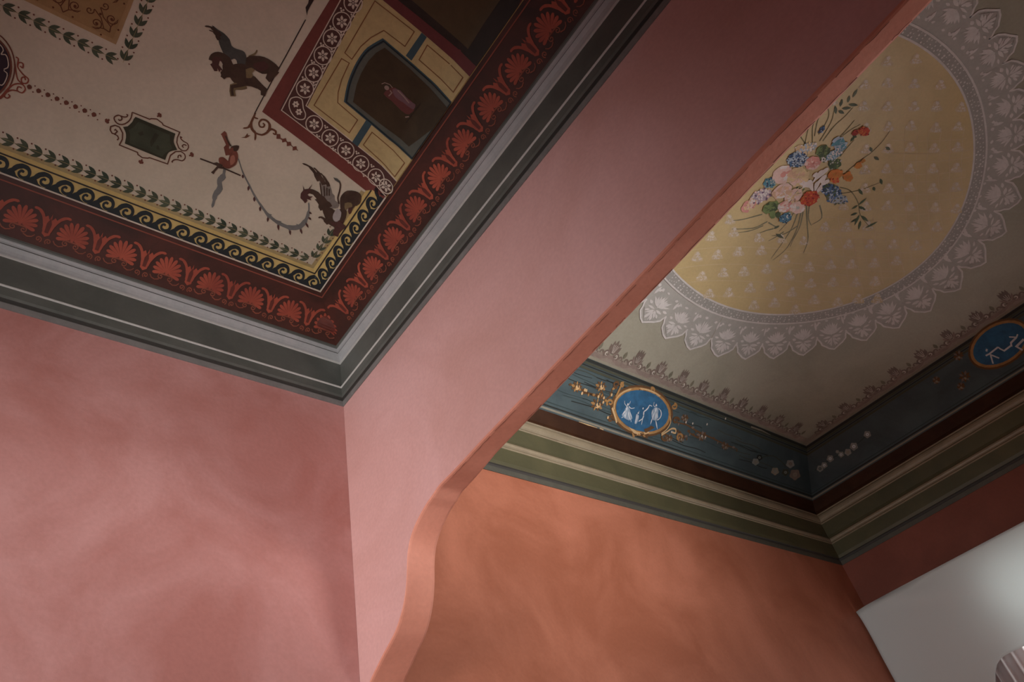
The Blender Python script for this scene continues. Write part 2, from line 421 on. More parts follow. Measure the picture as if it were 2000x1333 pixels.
P_white = paint('off_white_line', (.62, .52, .42)); P_rl = paint('dull_red_line', (.26, .065, .04)); P_gold = paint('dull_gold', (.40, .31, .15))
P_pal = mat('paint_palmette_red', (.40, .082, .045), .55, scale=2.2, col2=(.22, .042, .026), spec=.3); P_pald = paint('palmette_dark_red', (.13, .028, .018), var=.3); P_scr = paint('scroll_red', (.27, .075, .042), var=.3)
P_leaf = paint('laurel_green', (.085, .105, .065), var=.4); P_leaf2 = paint('laurel_dark_green', (.05, .07, .045), var=.3)
P_brn = paint('red_brown', (.16, .055, .035)); P_blk = paint('brown_black', (.035, .025, .02), var=.3)
surf('frieze_ground', 'dark oxblood band carrying the palmettes', .048, .195, M_red, hL, cl)
surf('wave_ground', 'ochre yellow band carrying the wave scroll', .195, .262, P_yel, hL, cl)
fld = Paint('cream_field', cl, hL)
v, f = tess([(XL, Y1 - .262), (X1 - .262, Y1 - .262), (X1 - .262, YF), (XL, YF)], .05)
fld.mats.append(M_cream); fld.v = [to3(hL, x, y, 0) for x, y in v]
fld.f = [t[::-1] for t in f]; fld.m = [0] * len(f); fld.build('mottled cream painted field of the vault')

def rows_line(name, p, w, m, lay, lab=None, right=False, x0=None, y0=None):
    q = Paint(name, cl if not right else cr, hR if right else hL)
    if right: pts = [(XB + .4, Y1 - p), (X2 + SK * p - p, Y1 - p), (rw(YF) - p, YF)]
    else: pts = [(x0 if x0 is not None else XL, Y1 - p), (X1 - p, Y1 - p), (X1 - p, y0 if y0 is not None else YF)]
    q.strip(pts, w, m, lay, step=.1); return q.build(lab)
rows_line('white_line', .197, .0045, P_white, 2, 'fine off-white line between frieze and wave band', y0=1.47)
rows_line('red_line', .181, .0035, P_rl, 2, 'dull red line near the top of the frieze')
# wave band inner borders (end at the niche panel)
rows_line('black_line', .248, .0045, P_blk, 2, 'thin black line inside the ochre band', y0=1.49)
rows_line('gold_border', .270, .016, P_gold, 1, 'dull gold edge of the ochre band', y0=1.52)

# frames along the two walls: u runs towards the corner on the back side and away from it on the beam side
def frA(u, v): return (u, Y1 - v)                       # v is the projection in plan
def frB(u, v): return (X1 - v, u)
def sideA(s): return lambda u, v: (s + u, Y1 - v)
def sideB(s): return lambda u, v: (X1 - v, s - u)
K = 1.37                                                # slope length per unit of projection
def palmette(fr, dim=1.0):
    q = Paint('palmette', cl, hL)
    def T_(u, w): return fr(u, .048 + w / K)
    base = (0, .062)
    for k in range(11):
        a = math.radians(-112 + 224 * k / 10); L = .066 - .010 * abs(k - 5) / 5
        a2 = a * .93
        b0 = (math.sin(a) * .008, base[1] + math.cos(a) * .008)
        tip = (math.sin(a2) * L * .95, base[1] + math.cos(a2) * L)
        q.poly([T_(*p) for p in petal(b0, tip, .0135)], P_pal, 2)
    q.poly([T_(u, w) for u, w in petal((0, .052), (0, .075), .02)], P_pal, 3)
    q.poly([T_(.046 * math.sin(t), .064 + .05 * math.cos(t) * (1 if math.cos(t) > 0 else .35)) for t in [i * math.pi / 9 for i in range(18)]], P_pald, .9)
    for sg in (-1, 1):
        q.strip([T_(sg * u, w) for u, w in spiral((.017, .040), .002, .012, 0, 1.3, 12)] + [T_(0, .052)], .0034, P_scr, 2)
        q.strip([T_(sg * u, w) for u, w in [(.02, .028), (.035, .022), (.048, .026), (.056, .036)]], .003, P_scr, 2)
    q.build()
def tulip(fr):
    q = Paint('lotus_bud', cl, hL)
    def T_(u, w): return fr(u, .048 + w / K)
    q.poly([T_(*p) for p in [(-.013, .050), (0, .040), (.013, .050), (.015, .085), (.022, .108), (.012, .118), (.004, .104), (0, .128), (-.004, .104), (-.012, .118), (-.022, .108), (-.015, .085)]], P_pal, 2)
    q.poly([T_(*p) for p in [(-.006, .055), (.006, .055), (.008, .09), (0, .112), (-.008, .09)]], P_pald, 3)
    for sg in (-1, 1):
        q.strip([T_(sg * u, w) for u, w in smooth([(.012, .062), (.017, .09), (.028, .115), (.045, .130), (.062, .131)], 3)], [.006, .009, .009, .007, .002], P_pal, 2.4)
        q.strip([T_(sg * u, w) for u, w in spiral((.016, .026), .0015, .0115, 2.0, 1.35, 12)], .0032, P_scr, 2)
    q.build()
us = [1.180 - .1725 * i for i in range(20)]
for s in us: palmette(sideA(s)); tulip(sideA(s - .086))
for i in range(18): palmette(sideB(1.928 - .173 * i)); tulip(sideB(1.928 - .173 * i + .087))

# running wave scroll
def wave(fr):
    q = Paint('wave_scroll', cl, hL)
    u0 = .0705 / 1.24
    def T_(u, w): return fr(u * u0, .199 + w * .041)
    path = smooth([(-.80, .10), (-.60, .30), (-.46, .58), (-.30, .80), (-.04, .93), (.24, .86), (.38, .60), (.34, .32), (.12, .17), (-.10, .24), (-.17, .44), (-.05, .60), (.08, .54)], 3)
    wd = [.16, .26, .30, .28, .24, .21, .20, .19, .17, .15, .14, .14, .12]
    q.strip([T_(*p) for p in path], [wd[min(i // 3, 12)] * u0 * .9 for i in range(len(path))], P_navy, 2)
    q.poly([T_(*p) for p in [(-1.15, 0), (.25, 0), (-.02, .045), (-.25, .16), (-.42, .42), (-.52, .66), (-.74, .42), (-.92, .16)]], P_navy, 1.5)
    q.build()
for i in range(44): wave(sideA(1.063 - .0712 * i))
for i in range(8): wave(sideB(1.957 - .0712 * i + .004))
q = Paint('corner_fill', cl, hL); q.poly([(X1 - .2, Y1 - .2), (X1 - .2, Y1 - .255), (X1 - .215, Y1 - .225), (X1 - .235, Y1 - .206), (X1 - .262, Y1 - .2)], P_navy, 2); q.build('black corner of the wave band')

# laurel garlands
def sprig(c, d, sc=1.0):
    """three leaves opening against direction d, with two berries"""
    q = Paint('laurel_sprig', cl, hL); n = (-d[1], d[0])
    def T_(a, b): return (c[0] + (d[0] * a + n[0] * b) * sc, c[1] + (d[1] * a + n[1] * b) * sc)
    g = random.choice((P_leaf, P_leaf, P_leaf2))
    q.poly(leafp(T_(.020, 0), T_(-.026, .001), 0.0142 * sc), g, 1.2)
    q.poly(leafp(T_(.017, .003), T_(-.016, .022), 0.0142 * sc), g, 1.4)
    q.poly(leafp(T_(.017, -.003), T_(-.016, -.022), 0.0142 * sc), g, 1.4)
    q.disc(T_(.022, .020), .0033 * sc, P_brn, 1.2, 6); q.disc(T_(.022, -.020), .0033 * sc, P_brn, 1.2, 6)
    q.strip([T_(-.02, 0), T_(.028, 0)], .0012 * sc, P_gold, 1.1)
    q.build()
gA = (-.175, 1.944); corner = (1.012, 1.925)
x = corner[0] - .03
while x > -2.3: sprig((x, 1.944 - .012 * max(0, (x - .5)) ), (1, 0), 1.0); x -= .0452
for i in range(5): sprig((1.014 + .002 * i, 1.905 - .0452 * i), (0, 1), .95)
# upper garland: the back leg and the leg running towards the front of the room
x = .045
while x > -.6: sprig((x, 1.527), (-1, 0), .95); x -= .0452
y = 1.50
while y > 1.0: sprig((.086, y), (0, 1), .95); y -= .0452

# large tan panel with scroll work, top left
P_tan = paint('panel_tan', (.36, .225, .10)); P_tanl = paint('panel_tan_edge', (.42, .27, .13)); P_scb = paint('scroll_brown', (.13, .045, .02))
q = Paint('scroll_panel', cl, hL)
px, py = .046, 1.478
q.poly([(px - 1.0, py), (px, py), (px, py - 1.0), (px - 1.0, py - 1.0)], P_tanl, 1, .06)
e = .014; q.poly([(px - 1.0, py - e), (px - e, py - e), (px - e, py - 1.0), (px - 1.0, py - 1.0)], P_tan, 2.2, .06)
e = .135; q.poly([(px - 1.0, py - e), (px - e, py - e), (px - e, py - 1.0), (px - 1.0, py - 1.0)], P_blk, 3.2, .06)
e = .150; q.poly([(px - 1.0, py - e), (px - e, py - e), (px - e, py - 1.0), (px - 1.0, py - 1.0)], paint('panel_grey_blue', (.30, .34, .31)), 4.2, .06)
e = .170; q.poly([(px - 1.0, py - e), (px - e, py - e), (px - e, py - 1.0), (px - 1.0, py - 1.0)], paint('panel_slate', (.16, .20, .20)), 5.2, .06)
q.build('tan panel with brown scroll work and slate centre')
def heart(c, d):
    q = Paint('scroll_pair', cl, hL); n = (-d[1], d[0])
    def T_(a, b): return (c[0] + d[0] * a + n[0] * b, c[1] + d[1] * a + n[1] * b)
    for sg in (-1, 1):
        q.strip([T_(a, sg * b) for a, b in [(.050, .0), (.034, .012)] + spiral((.012, .026), .020, .002, 1.2, -1.5, 16)], .0034, P_scb, 3)
        q.disc(T_(.012, sg * .026), .0045, P_scb, 3, 7)
        q.strip([T_(a, sg * b) for a, b in [(.034, .012), (.0, .004), (-.03, .010)] + spiral((-.032, .026), .014, .002, -1.4, 1.2, 12)], .0032, P_scb, 3)
        q.disc(T_(.050, sg * .030), .0035, P_scb, 3, 6)
    q.disc(T_(-.012, 0), .0045, P_scb, 3, 7)
    q.build()
for i in range(6): heart((px - .175 - .108 * i, py - .072), (0, 1))
for i in range(6): heart((px - .072, py - .175 - .108 * i), (1, 0))
heart((px - .066, py - .066), (.707, .707))

# ---- motifs traced at their place on the vault: Z(list, origin, zoom) gives plan points
def Z(pts, ox, oy, k): return [HLp(ox + x / k, oy + y / k) for x, y in pts]
def ZR(pts, ox, oy, k): return [HRp(ox + x / k, oy + y / k) for x, y in pts]
PXW = .0029                                             # width of one photograph pixel on the vault, roughly
# griffin by the niche panel
k = 8.33
G = lambda pts: Z(pts, 390, 40, k)
P_gr1 = paint('griffin_dark_brown', (.075, .045, .03), var=.4); P_gr2 = paint('griffin_slate', (.085, .085, .075), var=.4); P_gr3 = paint('griffin_ochre', (.22, .16, .08), var=.3); P_gr4 = paint('griffin_maroon', (.085, .036, .030))
q = Paint('griffin', cl, hL)
q.poly(G(smooth([(320, 380), (290, 270), (200, 75), (290, 140), (400, 210), (490, 310), (520, 410), (600, 460), (700, 490), (755, 560), (760, 720), (640, 760), (600, 650), (560, 620), (500, 640), (420, 590), (370, 500)], 2, True)), P_gr2, 2)
q.strip(G(smooth([(320, 260), (270, 180), (180, 105), (80, 90)], 3)), [.02, .012, .006, .001], P_gr1, 2.4)
q.strip(G(smooth([(320, 310), (270, 230), (220, 180), (150, 155)], 3)), [.014, .008, .004, .001], P_gr1, 2.4)
q.strip(G(smooth([(490, 900), (470, 800), (455, 700), (400, 610), (310, 575), (240, 600), (215, 660)], 3)), [.06, .04, .035, .03, .03, .03, .03], P_gr1, 2.6)
q.poly(G([(240, 590), (200, 640), (205, 690), (170, 710), (205, 760), (240, 820), (290, 820), (290, 770), (320, 840), (340, 800), (390, 825), (350, 770), (310, 720), (330, 650), (385, 690), (345, 620), (330, 590)]), P_gr4, 3)
q.poly(G(smooth([(490, 740), (600, 700), (760, 720), (770, 900), (740, 1000), (700, 1040), (560, 1010), (490, 910), (450, 820)], 2, True)), P_gr1, 3)
q.poly(G(smooth([(760, 600), (900, 570), (1050, 590), (1180, 660), (1290, 760), (1270, 810), (1130, 850), (1020, 865), (900, 800), (840, 760), (760, 790)], 2, True)), P_gr1, 3)
q.poly(G(smooth([(880, 700), (1050, 660), (1130, 760), (1000, 830), (900, 770)], 2, True)), P_gr4, 3.6)
q.poly(G([(750, 790), (840, 760), (900, 800), (850, 850), (870, 900), (830, 940), (760, 930)]), P_gr3, 3.4)
q.strip(G([(1230, 790), (1170, 870), (1130, 940), (1160, 990)]), [.035, .03, .022, .014], P_gr1, 3.2)
q.strip(G([(740, 950), (870, 990), (980, 1070), (1050, 1130), (1030, 1220)]), [.05, .04, .025, .022, .016], P_gr1, 3.2)
q.strip(G([(740, 1030), (650, 1060), (540, 1080), (530, 1150), (545, 1230)]), [.035, .03, .022, .02, .02], P_gr3, 2.8)
q.strip(G([(740, 1020), (650, 1050), (530, 1075), (525, 1140), (540, 1220)]), [.018, .014, .012, .01, .01], P_gr1, 3.4)
q.strip(G([(470, 860), (410, 880), (370, 930)]), [.03, .02, .016], P_gr1, 3.4)
q.strip(G(smooth([(800, 590), (880, 550), (915, 520), (935, 475)], 2)), [.008, .006, .005, .003], P_gr3, 2.4)
q.build('dark winged griffin walking beside the niche panel')
# griffin in the corner
k = 8.887
G = lambda pts: Z(pts, 570, 310, k)
P_gr5 = paint('griffin_grey_wing', (.26, .225, .19), var=.35)
q = Paint('griffin', cl, hL)
q.poly(G(smooth([(510, 620), (480, 400), (390, 230), (440, 270), (500, 350), (560, 420), (600, 470), (620, 420), (680, 510), (700, 600), (740, 640), (750, 720), (820, 780), (800, 850), (700, 860), (600, 810), (560, 740)], 2, True)), P_gr5, 2)
q.strip(G(smooth([(480, 380), (400, 240), (300, 130), (180, 78)], 3)), [.02, .012, .007, .001], P_gr1, 2.6)
q.strip(G(smooth([(560, 450), (500, 320), (440, 210), (375, 150)], 3)), [.018, .012, .006, .001], P_gr1, 2.6)
q.strip(G(smooth([(640, 480), (600, 380), (540, 290), (495, 245)], 3)), [.014, .009, .005, .001], P_gr1, 2.6)
for a, b in [((520, 640), (490, 420)), ((570, 650), (560, 470)), ((610, 640), (610, 500)), ((650, 640), (650, 520))]: q.strip(G([a, b]), .005, P_gr1, 3)
q.strip(G(smooth([(600, 860), (540, 760), (470, 660), (400, 590), (310, 560), (230, 570)], 3)), [.055, .04, .026, .022, .02, .02], P_gr1, 3)
q.poly(G([(190, 450), (215, 520), (240, 550), (280, 530), (360, 430), (310, 530), (330, 560), (270, 620), (300, 650), (365, 650), (320, 680), (335, 720), (260, 690), (270, 730), (230, 770), (200, 730), (150, 680), (155, 600), (200, 540)]), P_gr4, 3.4)
q.poly(G(smooth([(530, 780), (620, 830), (700, 860), (760, 900), (840, 870), (940, 880), (950, 960), (910, 1090), (840, 1160), (740, 1180), (640, 1130), (570, 1000), (530, 880)], 2, True)), P_gr1, 2.8)
q.poly(G(smooth([(720, 960), (790, 860), (860, 930), (830, 1060), (760, 1090), (715, 1040)], 2, True)), paint('griffin_pale_grey', (.40, .36, .34)), 3.4)
q.poly(G(smooth([(660, 1080), (780, 1110), (900, 1060), (860, 1160), (740, 1180)], 2, True)), P_gr4, 3.4)
q.poly(G(smooth([(840, 680), (890, 600), (970, 550), (1110, 560), (1190, 620), (1170, 740), (1110, 810), (1060, 860), (1030, 940), (990, 940), (980, 840), (930, 900), (850, 880), (840, 780)], 2, True)), P_gr1, 3)
q.poly(G(smooth([(920, 770), (1030, 760), (1050, 830), (980, 850), (930, 890)], 2, True)), P_gr3, 3.5)
q.poly(G(smooth([(980, 870), (1040, 850), (1030, 940), (990, 950)], 2, True)), P_gr4, 3.8)
q.strip(G(smooth([(820, 780), (800, 680), (830, 560), (845, 450), (820, 380)], 3)), .006, P_gr1, 2.6)
q.poly(G([(720, 320), (790, 340), (840, 400), (830, 420), (750, 370)]), P_gr2, 3)
q.strip(G(smooth([(1170, 600), (1200, 660), (1180, 760), (1110, 810)], 3)), .005, P_gr1, 3)
q.strip(G([(880, 1110), (820, 1190), (770, 1270), (760, 1330)]), [.04, .032, .026, .022], P_gr4, 3.2)
q.strip(G(smooth([(640, 1120), (560, 1040), (500, 1010), (465, 1025)], 3)), [.02, .01, .007, .004], P_gr1, 3.2)
q.strip(G(smooth([(540, 850), (490, 770), (440, 720), (400, 705)], 3)), [.012, .007, .005, .002], P_gr1, 3.2)
q.build('grey-winged griffin rearing in the corner of the cream field')
# seated faun figure with rod and streamer, festoon hanging from him
k = 5.554
G = lambda pts: Z(pts, 380, 220, k)
P_fn = paint('figure_red_brown', (.21, .07, .045), var=.35); P_fnl = paint('figure_light', (.36, .15, .10)); P_rib = paint('festoon_grey', (.19, .19, .175), var=.25)
q = Paint('seated_figure', cl, hL)
q.poly(G(smooth([(380, 460), (430, 410), (465, 430), (472, 490), (450, 560), (390, 600), (350, 605), (300, 580), (265, 540), (265, 490), (310, 480), (350, 510), (365, 520)], 2, True)), P_fn, 2.5)
q.poly(G(smooth([(390, 480), (430, 460), (440, 530), (390, 570)], 2, True)), P_fnl, 3.1)
q.poly(G(smooth([(390, 375), (430, 355), (485, 358), (465, 410), (430, 415)], 2, True)), P_gr1, 3)
q.poly(G(smooth([(385, 385), (420, 380), (420, 420), (390, 420)], 2, True)), P_fn, 3.4)
q.strip(G([(400, 425), (360, 430), (345, 380), (360, 350), (320, 230), (305, 215)]), [.02, .022, .018, .012, .02, .02], P_fn, 2.7)
q.strip(G([(335, 250), (380, 340), (395, 360)]), .006, P_gr1, 3)
q.strip(G([(60, 498), (200, 550), (310, 600), (500, 682)]), .006, P_gr1, 2)
q.strip(G([(320, 600), (250, 590), (215, 630), (192, 658)]), [.008, .008, .008, .012], P_gr1, 2)
q.strip(G([(300, 580), (240, 548), (200, 555)]), [.012, .008, .006], P_gr1, 2.3)
q.build('small red-brown seated figure balancing on a rod')
q = Paint('streamer', cl, hL); q.strip(G(smooth([(325, 610), (310, 690), (270, 740), (275, 820), (225, 890), (212, 950), (190, 1030)], 3)), [.010, .022, .018, .022, .018, .010, .003], P_rib, 1.6); q.build('grey streamer fluttering below the seated figure')
q = Paint('festoon', cl, hL)
fp = smooth([(475, 500), (525, 650), (590, 780), (650, 900), (715, 1000), (800, 1110), (900, 1190), (1030, 1245), (1140, 1235), (1210, 1160), (1240, 1060), (1238, 975)], 4)
fw = [.004, .006, .007, .008, .010, .013, .016, .022, .020, .013, .006, .003]
q.strip(G(fp), [fw[min(i // 4, 11)] for i in range(len(fp))], P_rib, 1.6)
for a in [(522, 670, 525, 715), (590, 790, 580, 850), (648, 910, 648, 968), (712, 1015, 710, 1072), (800, 1125, 790, 1185), (905, 1200, 912, 1280), (1030, 1260, 1040, 1330), (1145, 1245, 1165, 1318), (1205, 1190, 1235, 1250), (1235, 1130, 1265, 1165), (1240, 1075, 1272, 1100)]:
    q.poly(leafp(G([a[:2]])[0], G([a[2:]])[0], .009), P_gr4, 2)
for x, y in [(800, 1125), (905, 1200), (1030, 1265), (1145, 1250)]:
    q.poly(G([(x - 45, y - 45), (x + 40, y - 20), (x, y + 22)]), P_rib, 1.8)
q.build('grey hanging festoon with red drops ending at the griffin beak')
# acanthus scroll under the panel corner, with a chain of little red leaves
P_sc = paint('scroll_line_brown', (.15, .06, .03))
q = Paint('acanthus_scroll', cl, hL)
q.strip(G(smooth([(660, 0), (635, 60), (612, 120), (625, 180), (660, 225), (655, 300)], 3)), [.006, .008, .010, .010, .007, .003], P_sc, 2)
q.strip(G(smooth([(612, 125), (580, 160), (525, 168)], 3)), [.010, .006, .002], P_sc, 2)
q.strip(G(smooth([(655, 20), (650, 50), (690, 65)], 3)), [.005, .006, .003], P_sc, 2)
q.strip(G(smooth([(650, 215), (730, 240), (800, 200), (815, 130), (780, 85), (730, 75), (700, 110), (710, 150), (745, 155), (760, 130), (740, 115)], 3)), [.007, .008, .010, .008, .007, .006, .006, .006, .006, .007], P_sc, 2)
q.strip(G(smooth([(790, 205), (830, 178), (880, 200), (875, 235), (850, 220)], 3)), [.009, .008, .006, .004], P_sc, 2)
q.poly(G([(505, 268), (545, 262), (575, 220), (580, 245), (605, 245), (580, 262), (560, 275)]), P_sc, 2)
q.build('brown acanthus scroll curling under the corner of the niche panel')
for a in [(890, 230, 935, 285), (950, 285, 1000, 310), (1000, 320, 1050, 355), (1065, 370, 1110, 400)]:
    q = Paint('leaf_drop', cl, hL); x0, y0, x1, y1 = a; dx, dy = x1 - x0, y1 - y0
    q.poly(G([(x0, y0), (x0 + dx * .4 + 22, y0 + dy * .4 - 20), (x1, y1), (x0 + dx * .5 - 24, y0 + dy * .5 + 26)]), P_brn, 2); q.strip(G([(x0 - 8, y0 - 6), (x1 + 12, y1 + 10)]), .003, P_brn, 2); q.build()
# green cartouche
k = 10.526
G = lambda pts: Z(pts, 200, 210, k)
P_ln = paint('cartouche_line_brown', (.13, .05, .03)); P_car = paint('cartouche_green_black', (.045, .046, .027), var=.25)
q = Paint('cartouche', cl, hL)
q.poly(G([(680, 190)] + [(1500, 535)] + smooth([(1475, 620), (1470, 720), (1540, 870)], 3)[:-1] + smooth([(1540, 870), (1400, 900), (1330, 970), (1290, 1080)], 3) + [(460, 740)] + smooth([(485, 620), (480, 520), (425, 400)], 3) + smooth([(520, 385), (610, 300), (640, 240)], 3)), P_car, 2)
q.poly(G([(740, 290), (1380, 560), (1400, 740), (1440, 840), (1300, 930), (1230, 1010), (560, 730), (570, 560), (540, 460), (650, 400)]), paint('cartouche_green', (.062, .072, .045), var=.3), 3)
q.poly(G([(1000, 820), (980, 700), (1080, 520), (1170, 560), (1080, 700)]), P_car, 4); q.poly(G([(720, 520), (830, 480), (850, 560), (780, 580)]), P_car, 4); q.poly(G([(1120, 760), (1160, 780), (1180, 870), (1110, 850)]), P_car, 4)
q.build('dark green cartouche panel with concave ends')
q = Paint('cartouche_frame', cl, hL)
q.strip(G([(610, 95), (970, 240), (1010, 225), (1120, 235), (1230, 320), (1250, 360), (1590, 505), (1540, 620), (1530, 720), (1570, 830), (1640, 885)]), .0042, P_ln, 2)
q.strip(G([(1620, 900), (1500, 905), (1400, 980), (1340, 1160), (970, 1030), (930, 1040), (820, 1030), (730, 965), (720, 920), (350, 770), (410, 650), (415, 520), (350, 400), (260, 365), (170, 390), (160, 460), (200, 530), (260, 540), (305, 490), (270, 450), (245, 470)]), .0042, P_ln, 2)
q.strip(G(smooth([(610, 95), (590, 210), (520, 300), (400, 350), (300, 320), (245, 250), (250, 190), (330, 155), (390, 190), (400, 240), (350, 265), (330, 235)], 2)), .0042, P_ln, 2)
q.strip(G(smooth([(1640, 885), (1720, 885), (1770, 820), (1750, 740), (1680, 700), (1620, 650), (1605, 600), (1640, 620)], 2)), .004, P_ln, 2)
q.strip(G(smooth([(1730, 780), (1680, 760), (1640, 790), (1670, 820)], 2)), .0042, P_ln, 2.1)
q.strip(G(smooth([(1620, 905), (1690, 960), (1700, 1040), (1640, 1095), (1550, 1070), (1470, 1075), (1430, 1110), (1450, 1125)], 2)), .004, P_ln, 2)
q.strip(G(smooth([(1555, 1040), (1560, 990), (1610, 980), (1615, 1020)], 2)), .0042, P_ln, 2.1)
q.strip(G(smooth([(380, 170), (430, 190), (500, 190), (520, 150), (490, 140)], 2)), .004, P_ln, 2)
q.strip(G(smooth([(240, 545), (310, 580), (330, 640), (300, 665)], 2)), .004, P_ln, 2)
q.build('fine brown scrolled frame round the green cartouche')
for c in [(110, 265, 2.6), (1160, 165, -.6), (800, 1100, 2.0), (1820, 975, -.4)]:
    q = Paint('leaf_trefoil', cl, hL); x, y, a0 = c
    for t in (-.8, 0, .8):
        q.poly(leafp(G([(x, y)])[0], G([(x + 65 * math.cos(a0 + t + math.pi * .0), y + 65 * math.sin(a0 + t))])[0], .012), P_brn, 2)
    q.strip(G([(x - 40 * math.cos(a0), y - 40 * math.sin(a0)), (x, y)]), .006, P_brn, 2); q.build()
# chain of small red leaves
k = 6.664
G = lambda pts: Z(pts, 0, 40, k)
for i in range(8):
    x, y = 385 + 120 * i, 862 + 51.5 * i
    q = Paint('leaf_drop', cl, hL)
    for a, b in ((-35, -12), (-5, -32), (-22, 28), (32, 14)): q.poly(leafp(G([(x - a * .3, y - b * .3)])[0], G([(x + a, y + b)])[0], .014), P_brn, 2)
    q.disc(G([(x + 72, y - 10)])[0], .0026, P_brn, 2, 6); q.disc(G([(x + 45, y + 68)])[0], .0026, P_brn, 2, 6); q.build()
# medallion at the left edge with scrolls
q = Paint('medallion', cl, hL)
def El(rx, ry, n=44): return [HLp(-40 + rx * math.cos(2 * math.pi * i / n), 130 + ry * math.sin(2 * math.pi * i / n)) for i in range(n)]
q.poly(El(62, 66), paint('medallion_plum', (.035, .022, .032)), 2, .05)
q.strip(El(62, 66), .006, P_brn, 3, True); q.strip(El(69, 75), .0045, P_brn, 2, True)
for j, a in enumerate((-62, -28, 8, 42)):
    r0 = math.radians(a); r1 = math.radians(a + 34)
    q.strip([HLp(-40 + 57 * math.cos(r0 + (r1 - r0) * t) * (1 - .16 * (2 * t - 1) ** 6), 130 + 61 * math.sin(r0 + (r1 - r0) * t) * (1 - .16 * (2 * t - 1) ** 6)) for t in [i / 8 for i in range(9)]], .003, P_white, 3)
q.build('plum medallion with petal outlines at the left edge')
q = Paint('medallion_scroll', cl, hL)
for pts in ([(205, 475), (240, 500), (230, 600), (300, 700), (370, 760), (350, 815), (290, 810), (280, 750), (320, 735), (330, 775)], [(230, 580), (250, 545), (300, 560), (295, 615), (260, 590)], [(195, 560), (215, 700), (240, 780), (310, 825)],
            [(0, 1020), (60, 970), (130, 870), (200, 825), (290, 830), (330, 890), (290, 940), (225, 910), (240, 860), (285, 880)], [(225, 915), (150, 905), (80, 940), (60, 990), (100, 1010), (130, 980), (105, 960)], [(0, 1000), (40, 960), (90, 900), (140, 850)]):
    q.strip(G(smooth(pts, 3)), .0042, P_rl, 2)
q.build('thin red scrolls beside the plum medallion')
q = Paint('dark_foliage', cl, hL); q.poly([HLp(*p) for p in [(606, -14), (620, -14), (612, 2), (606, 12), (601, 22), (600, 30), (598, 22), (597, 14), (602, 6)]], P_blk, 2); q.build('dark leaf tip at the upper edge')

# ---- niche panel
P_ox = paint('panel_oxblood', (.17, .045, .035)); P_oxd = paint('rosette_band_brown', (.085, .035, .028)); P_yp = paint('niche_ochre', (.52, .40, .19), var=.15)
P_teal = paint('niche_teal', (.045, .085, .10)); P_teal2 = paint('niche_grey_green', (.10, .105, .085)); P_nb = paint('niche_dark_brown', (.055, .036, .017), var=.25); P_nl = paint('niche_line_brown', (.22, .095, .035))
def snapx(p): return (X1 - .1965, p[1]) if X1 - p[0] < .226 else p
D = lambda *p: [snapx(HLp(*a)) for a in p]
q = Paint('panel_border', cl, hL)
q.poly(D((512, 218), (645, -2), (668, -40), (735, -40), (712, -2), (604, 209), (770, 352), (756, 386), (745, 384), (728, 371), (714, 372)), P_ox, 2, .022)
q.build('oxblood border framing the niche panel')
q = Paint('panel_border_line', cl, hL); q.strip(D((597, 38), (560, 106), (514, 190), (497, 222)), .0035, P_blk, 2, step=.022); q.build('thin dark line beside the oxblood border')
q = Paint('rosette_band', cl, hL)
ro, ri = D((550, 216), (675, -12))[0], None
band = D((546, 214), (672, -12), (716, -12), (600, 208), (771, 350), (757, 386))
q.poly(band, P_oxd, 3, .022)
q.strip(D((676, -20), (550, 215), (758, 387)), .0036, P_white, 4, step=.022); q.strip(D((712, -12), (598, 206), (769, 348)), .0036, P_white, 4, step=.022)
q.build('dark brown band between two pale lines carrying the rosettes')
def rosette(c, sx=1, sy=1, rot=0):
    q = Paint('rosette', cl, hL)
    q.strip([(c[0] + .0305 * math.cos(t) * sx, c[1] + .0345 * math.sin(t) * sy) for t in [i * math.pi / 10 for i in range(20)]], .0038, P_white, 4.5, True)
    for j in range(6):
        a = j * math.pi / 3 + rot
        q.poly(leafp((c[0] + .004 * math.cos(a), c[1] + .004 * math.sin(a)), (c[0] + .021 * math.cos(a), c[1] + .023 * math.sin(a)), .010, 3), P_white, 4.5)
    q.disc(c, .003, P_white, 4.6, 6); q.build()
rpx = [(690, 5), (668, 42), (649, 75), (631, 108), (613, 142), (596, 173), (614, 242), (645, 269), (676, 293), (705, 319), (735, 345), (757, 366)]
rc = [HLp(*p) for p in rpx]
for i, c in enumerate(rc[:-1]): rosette(c)
rosette(HLp(755, 364), .8, .8)
rosette(HLp(712, -32))
for a, b in zip(rpx[:-2], rpx[1:-1]):
    if a == (596, 173): continue
    m = ((a[0] + b[0]) / 2, (a[1] + b[1]) / 2); d = (b[0] - a[0], b[1] - a[1]); l = math.hypot(*d); n = (-d[1] / l * 12, d[0] / l * 12)
    for s_ in (1, -1):
        q = Paint('trefoil', cl, hL); c = HLp(m[0] + n[0] * s_, m[1] + n[1] * s_)
        for dx, dy in ((.005, 0), (-.005, 0), (0, .006)): q.disc((c[0] + dx, c[1] + dy), .0038, P_white, 4.5, 6)
        q.build()
q = Paint('corner_rosette', cl, hL)
q.strip(D(*smooth([(566, 197), (570, 191), (581, 189), (590, 194), (592, 205), (593, 212), (597, 222), (595, 231), (587, 233), (577, 229), (569, 219), (565, 207)], 3, True)), .0038, P_white, 4.5, True)
for c in ((578, 203), (584, 218)):
    for j in range(6):
        a = j * math.pi / 3; q.poly(leafp(HLp(c[0] + 1.2 * math.cos(a), c[1] + 1.2 * math.sin(a)), HLp(c[0] + 7 * math.cos(a), c[1] + 7 * math.sin(a)), .009), P_white, 4.5)
q.build('kidney-shaped double rosette at the band corner')
q = Paint('niche_ground', cl, hL)
q.poly(D((600, 208), (716, -12), (735, -12), (748, 0), (823, 62), (917, 149), (840, 246), (771, 350)), P_yp, 4, .022); q.build('ochre ground of the niche panel')
q = Paint('blue_bar', cl, hL)
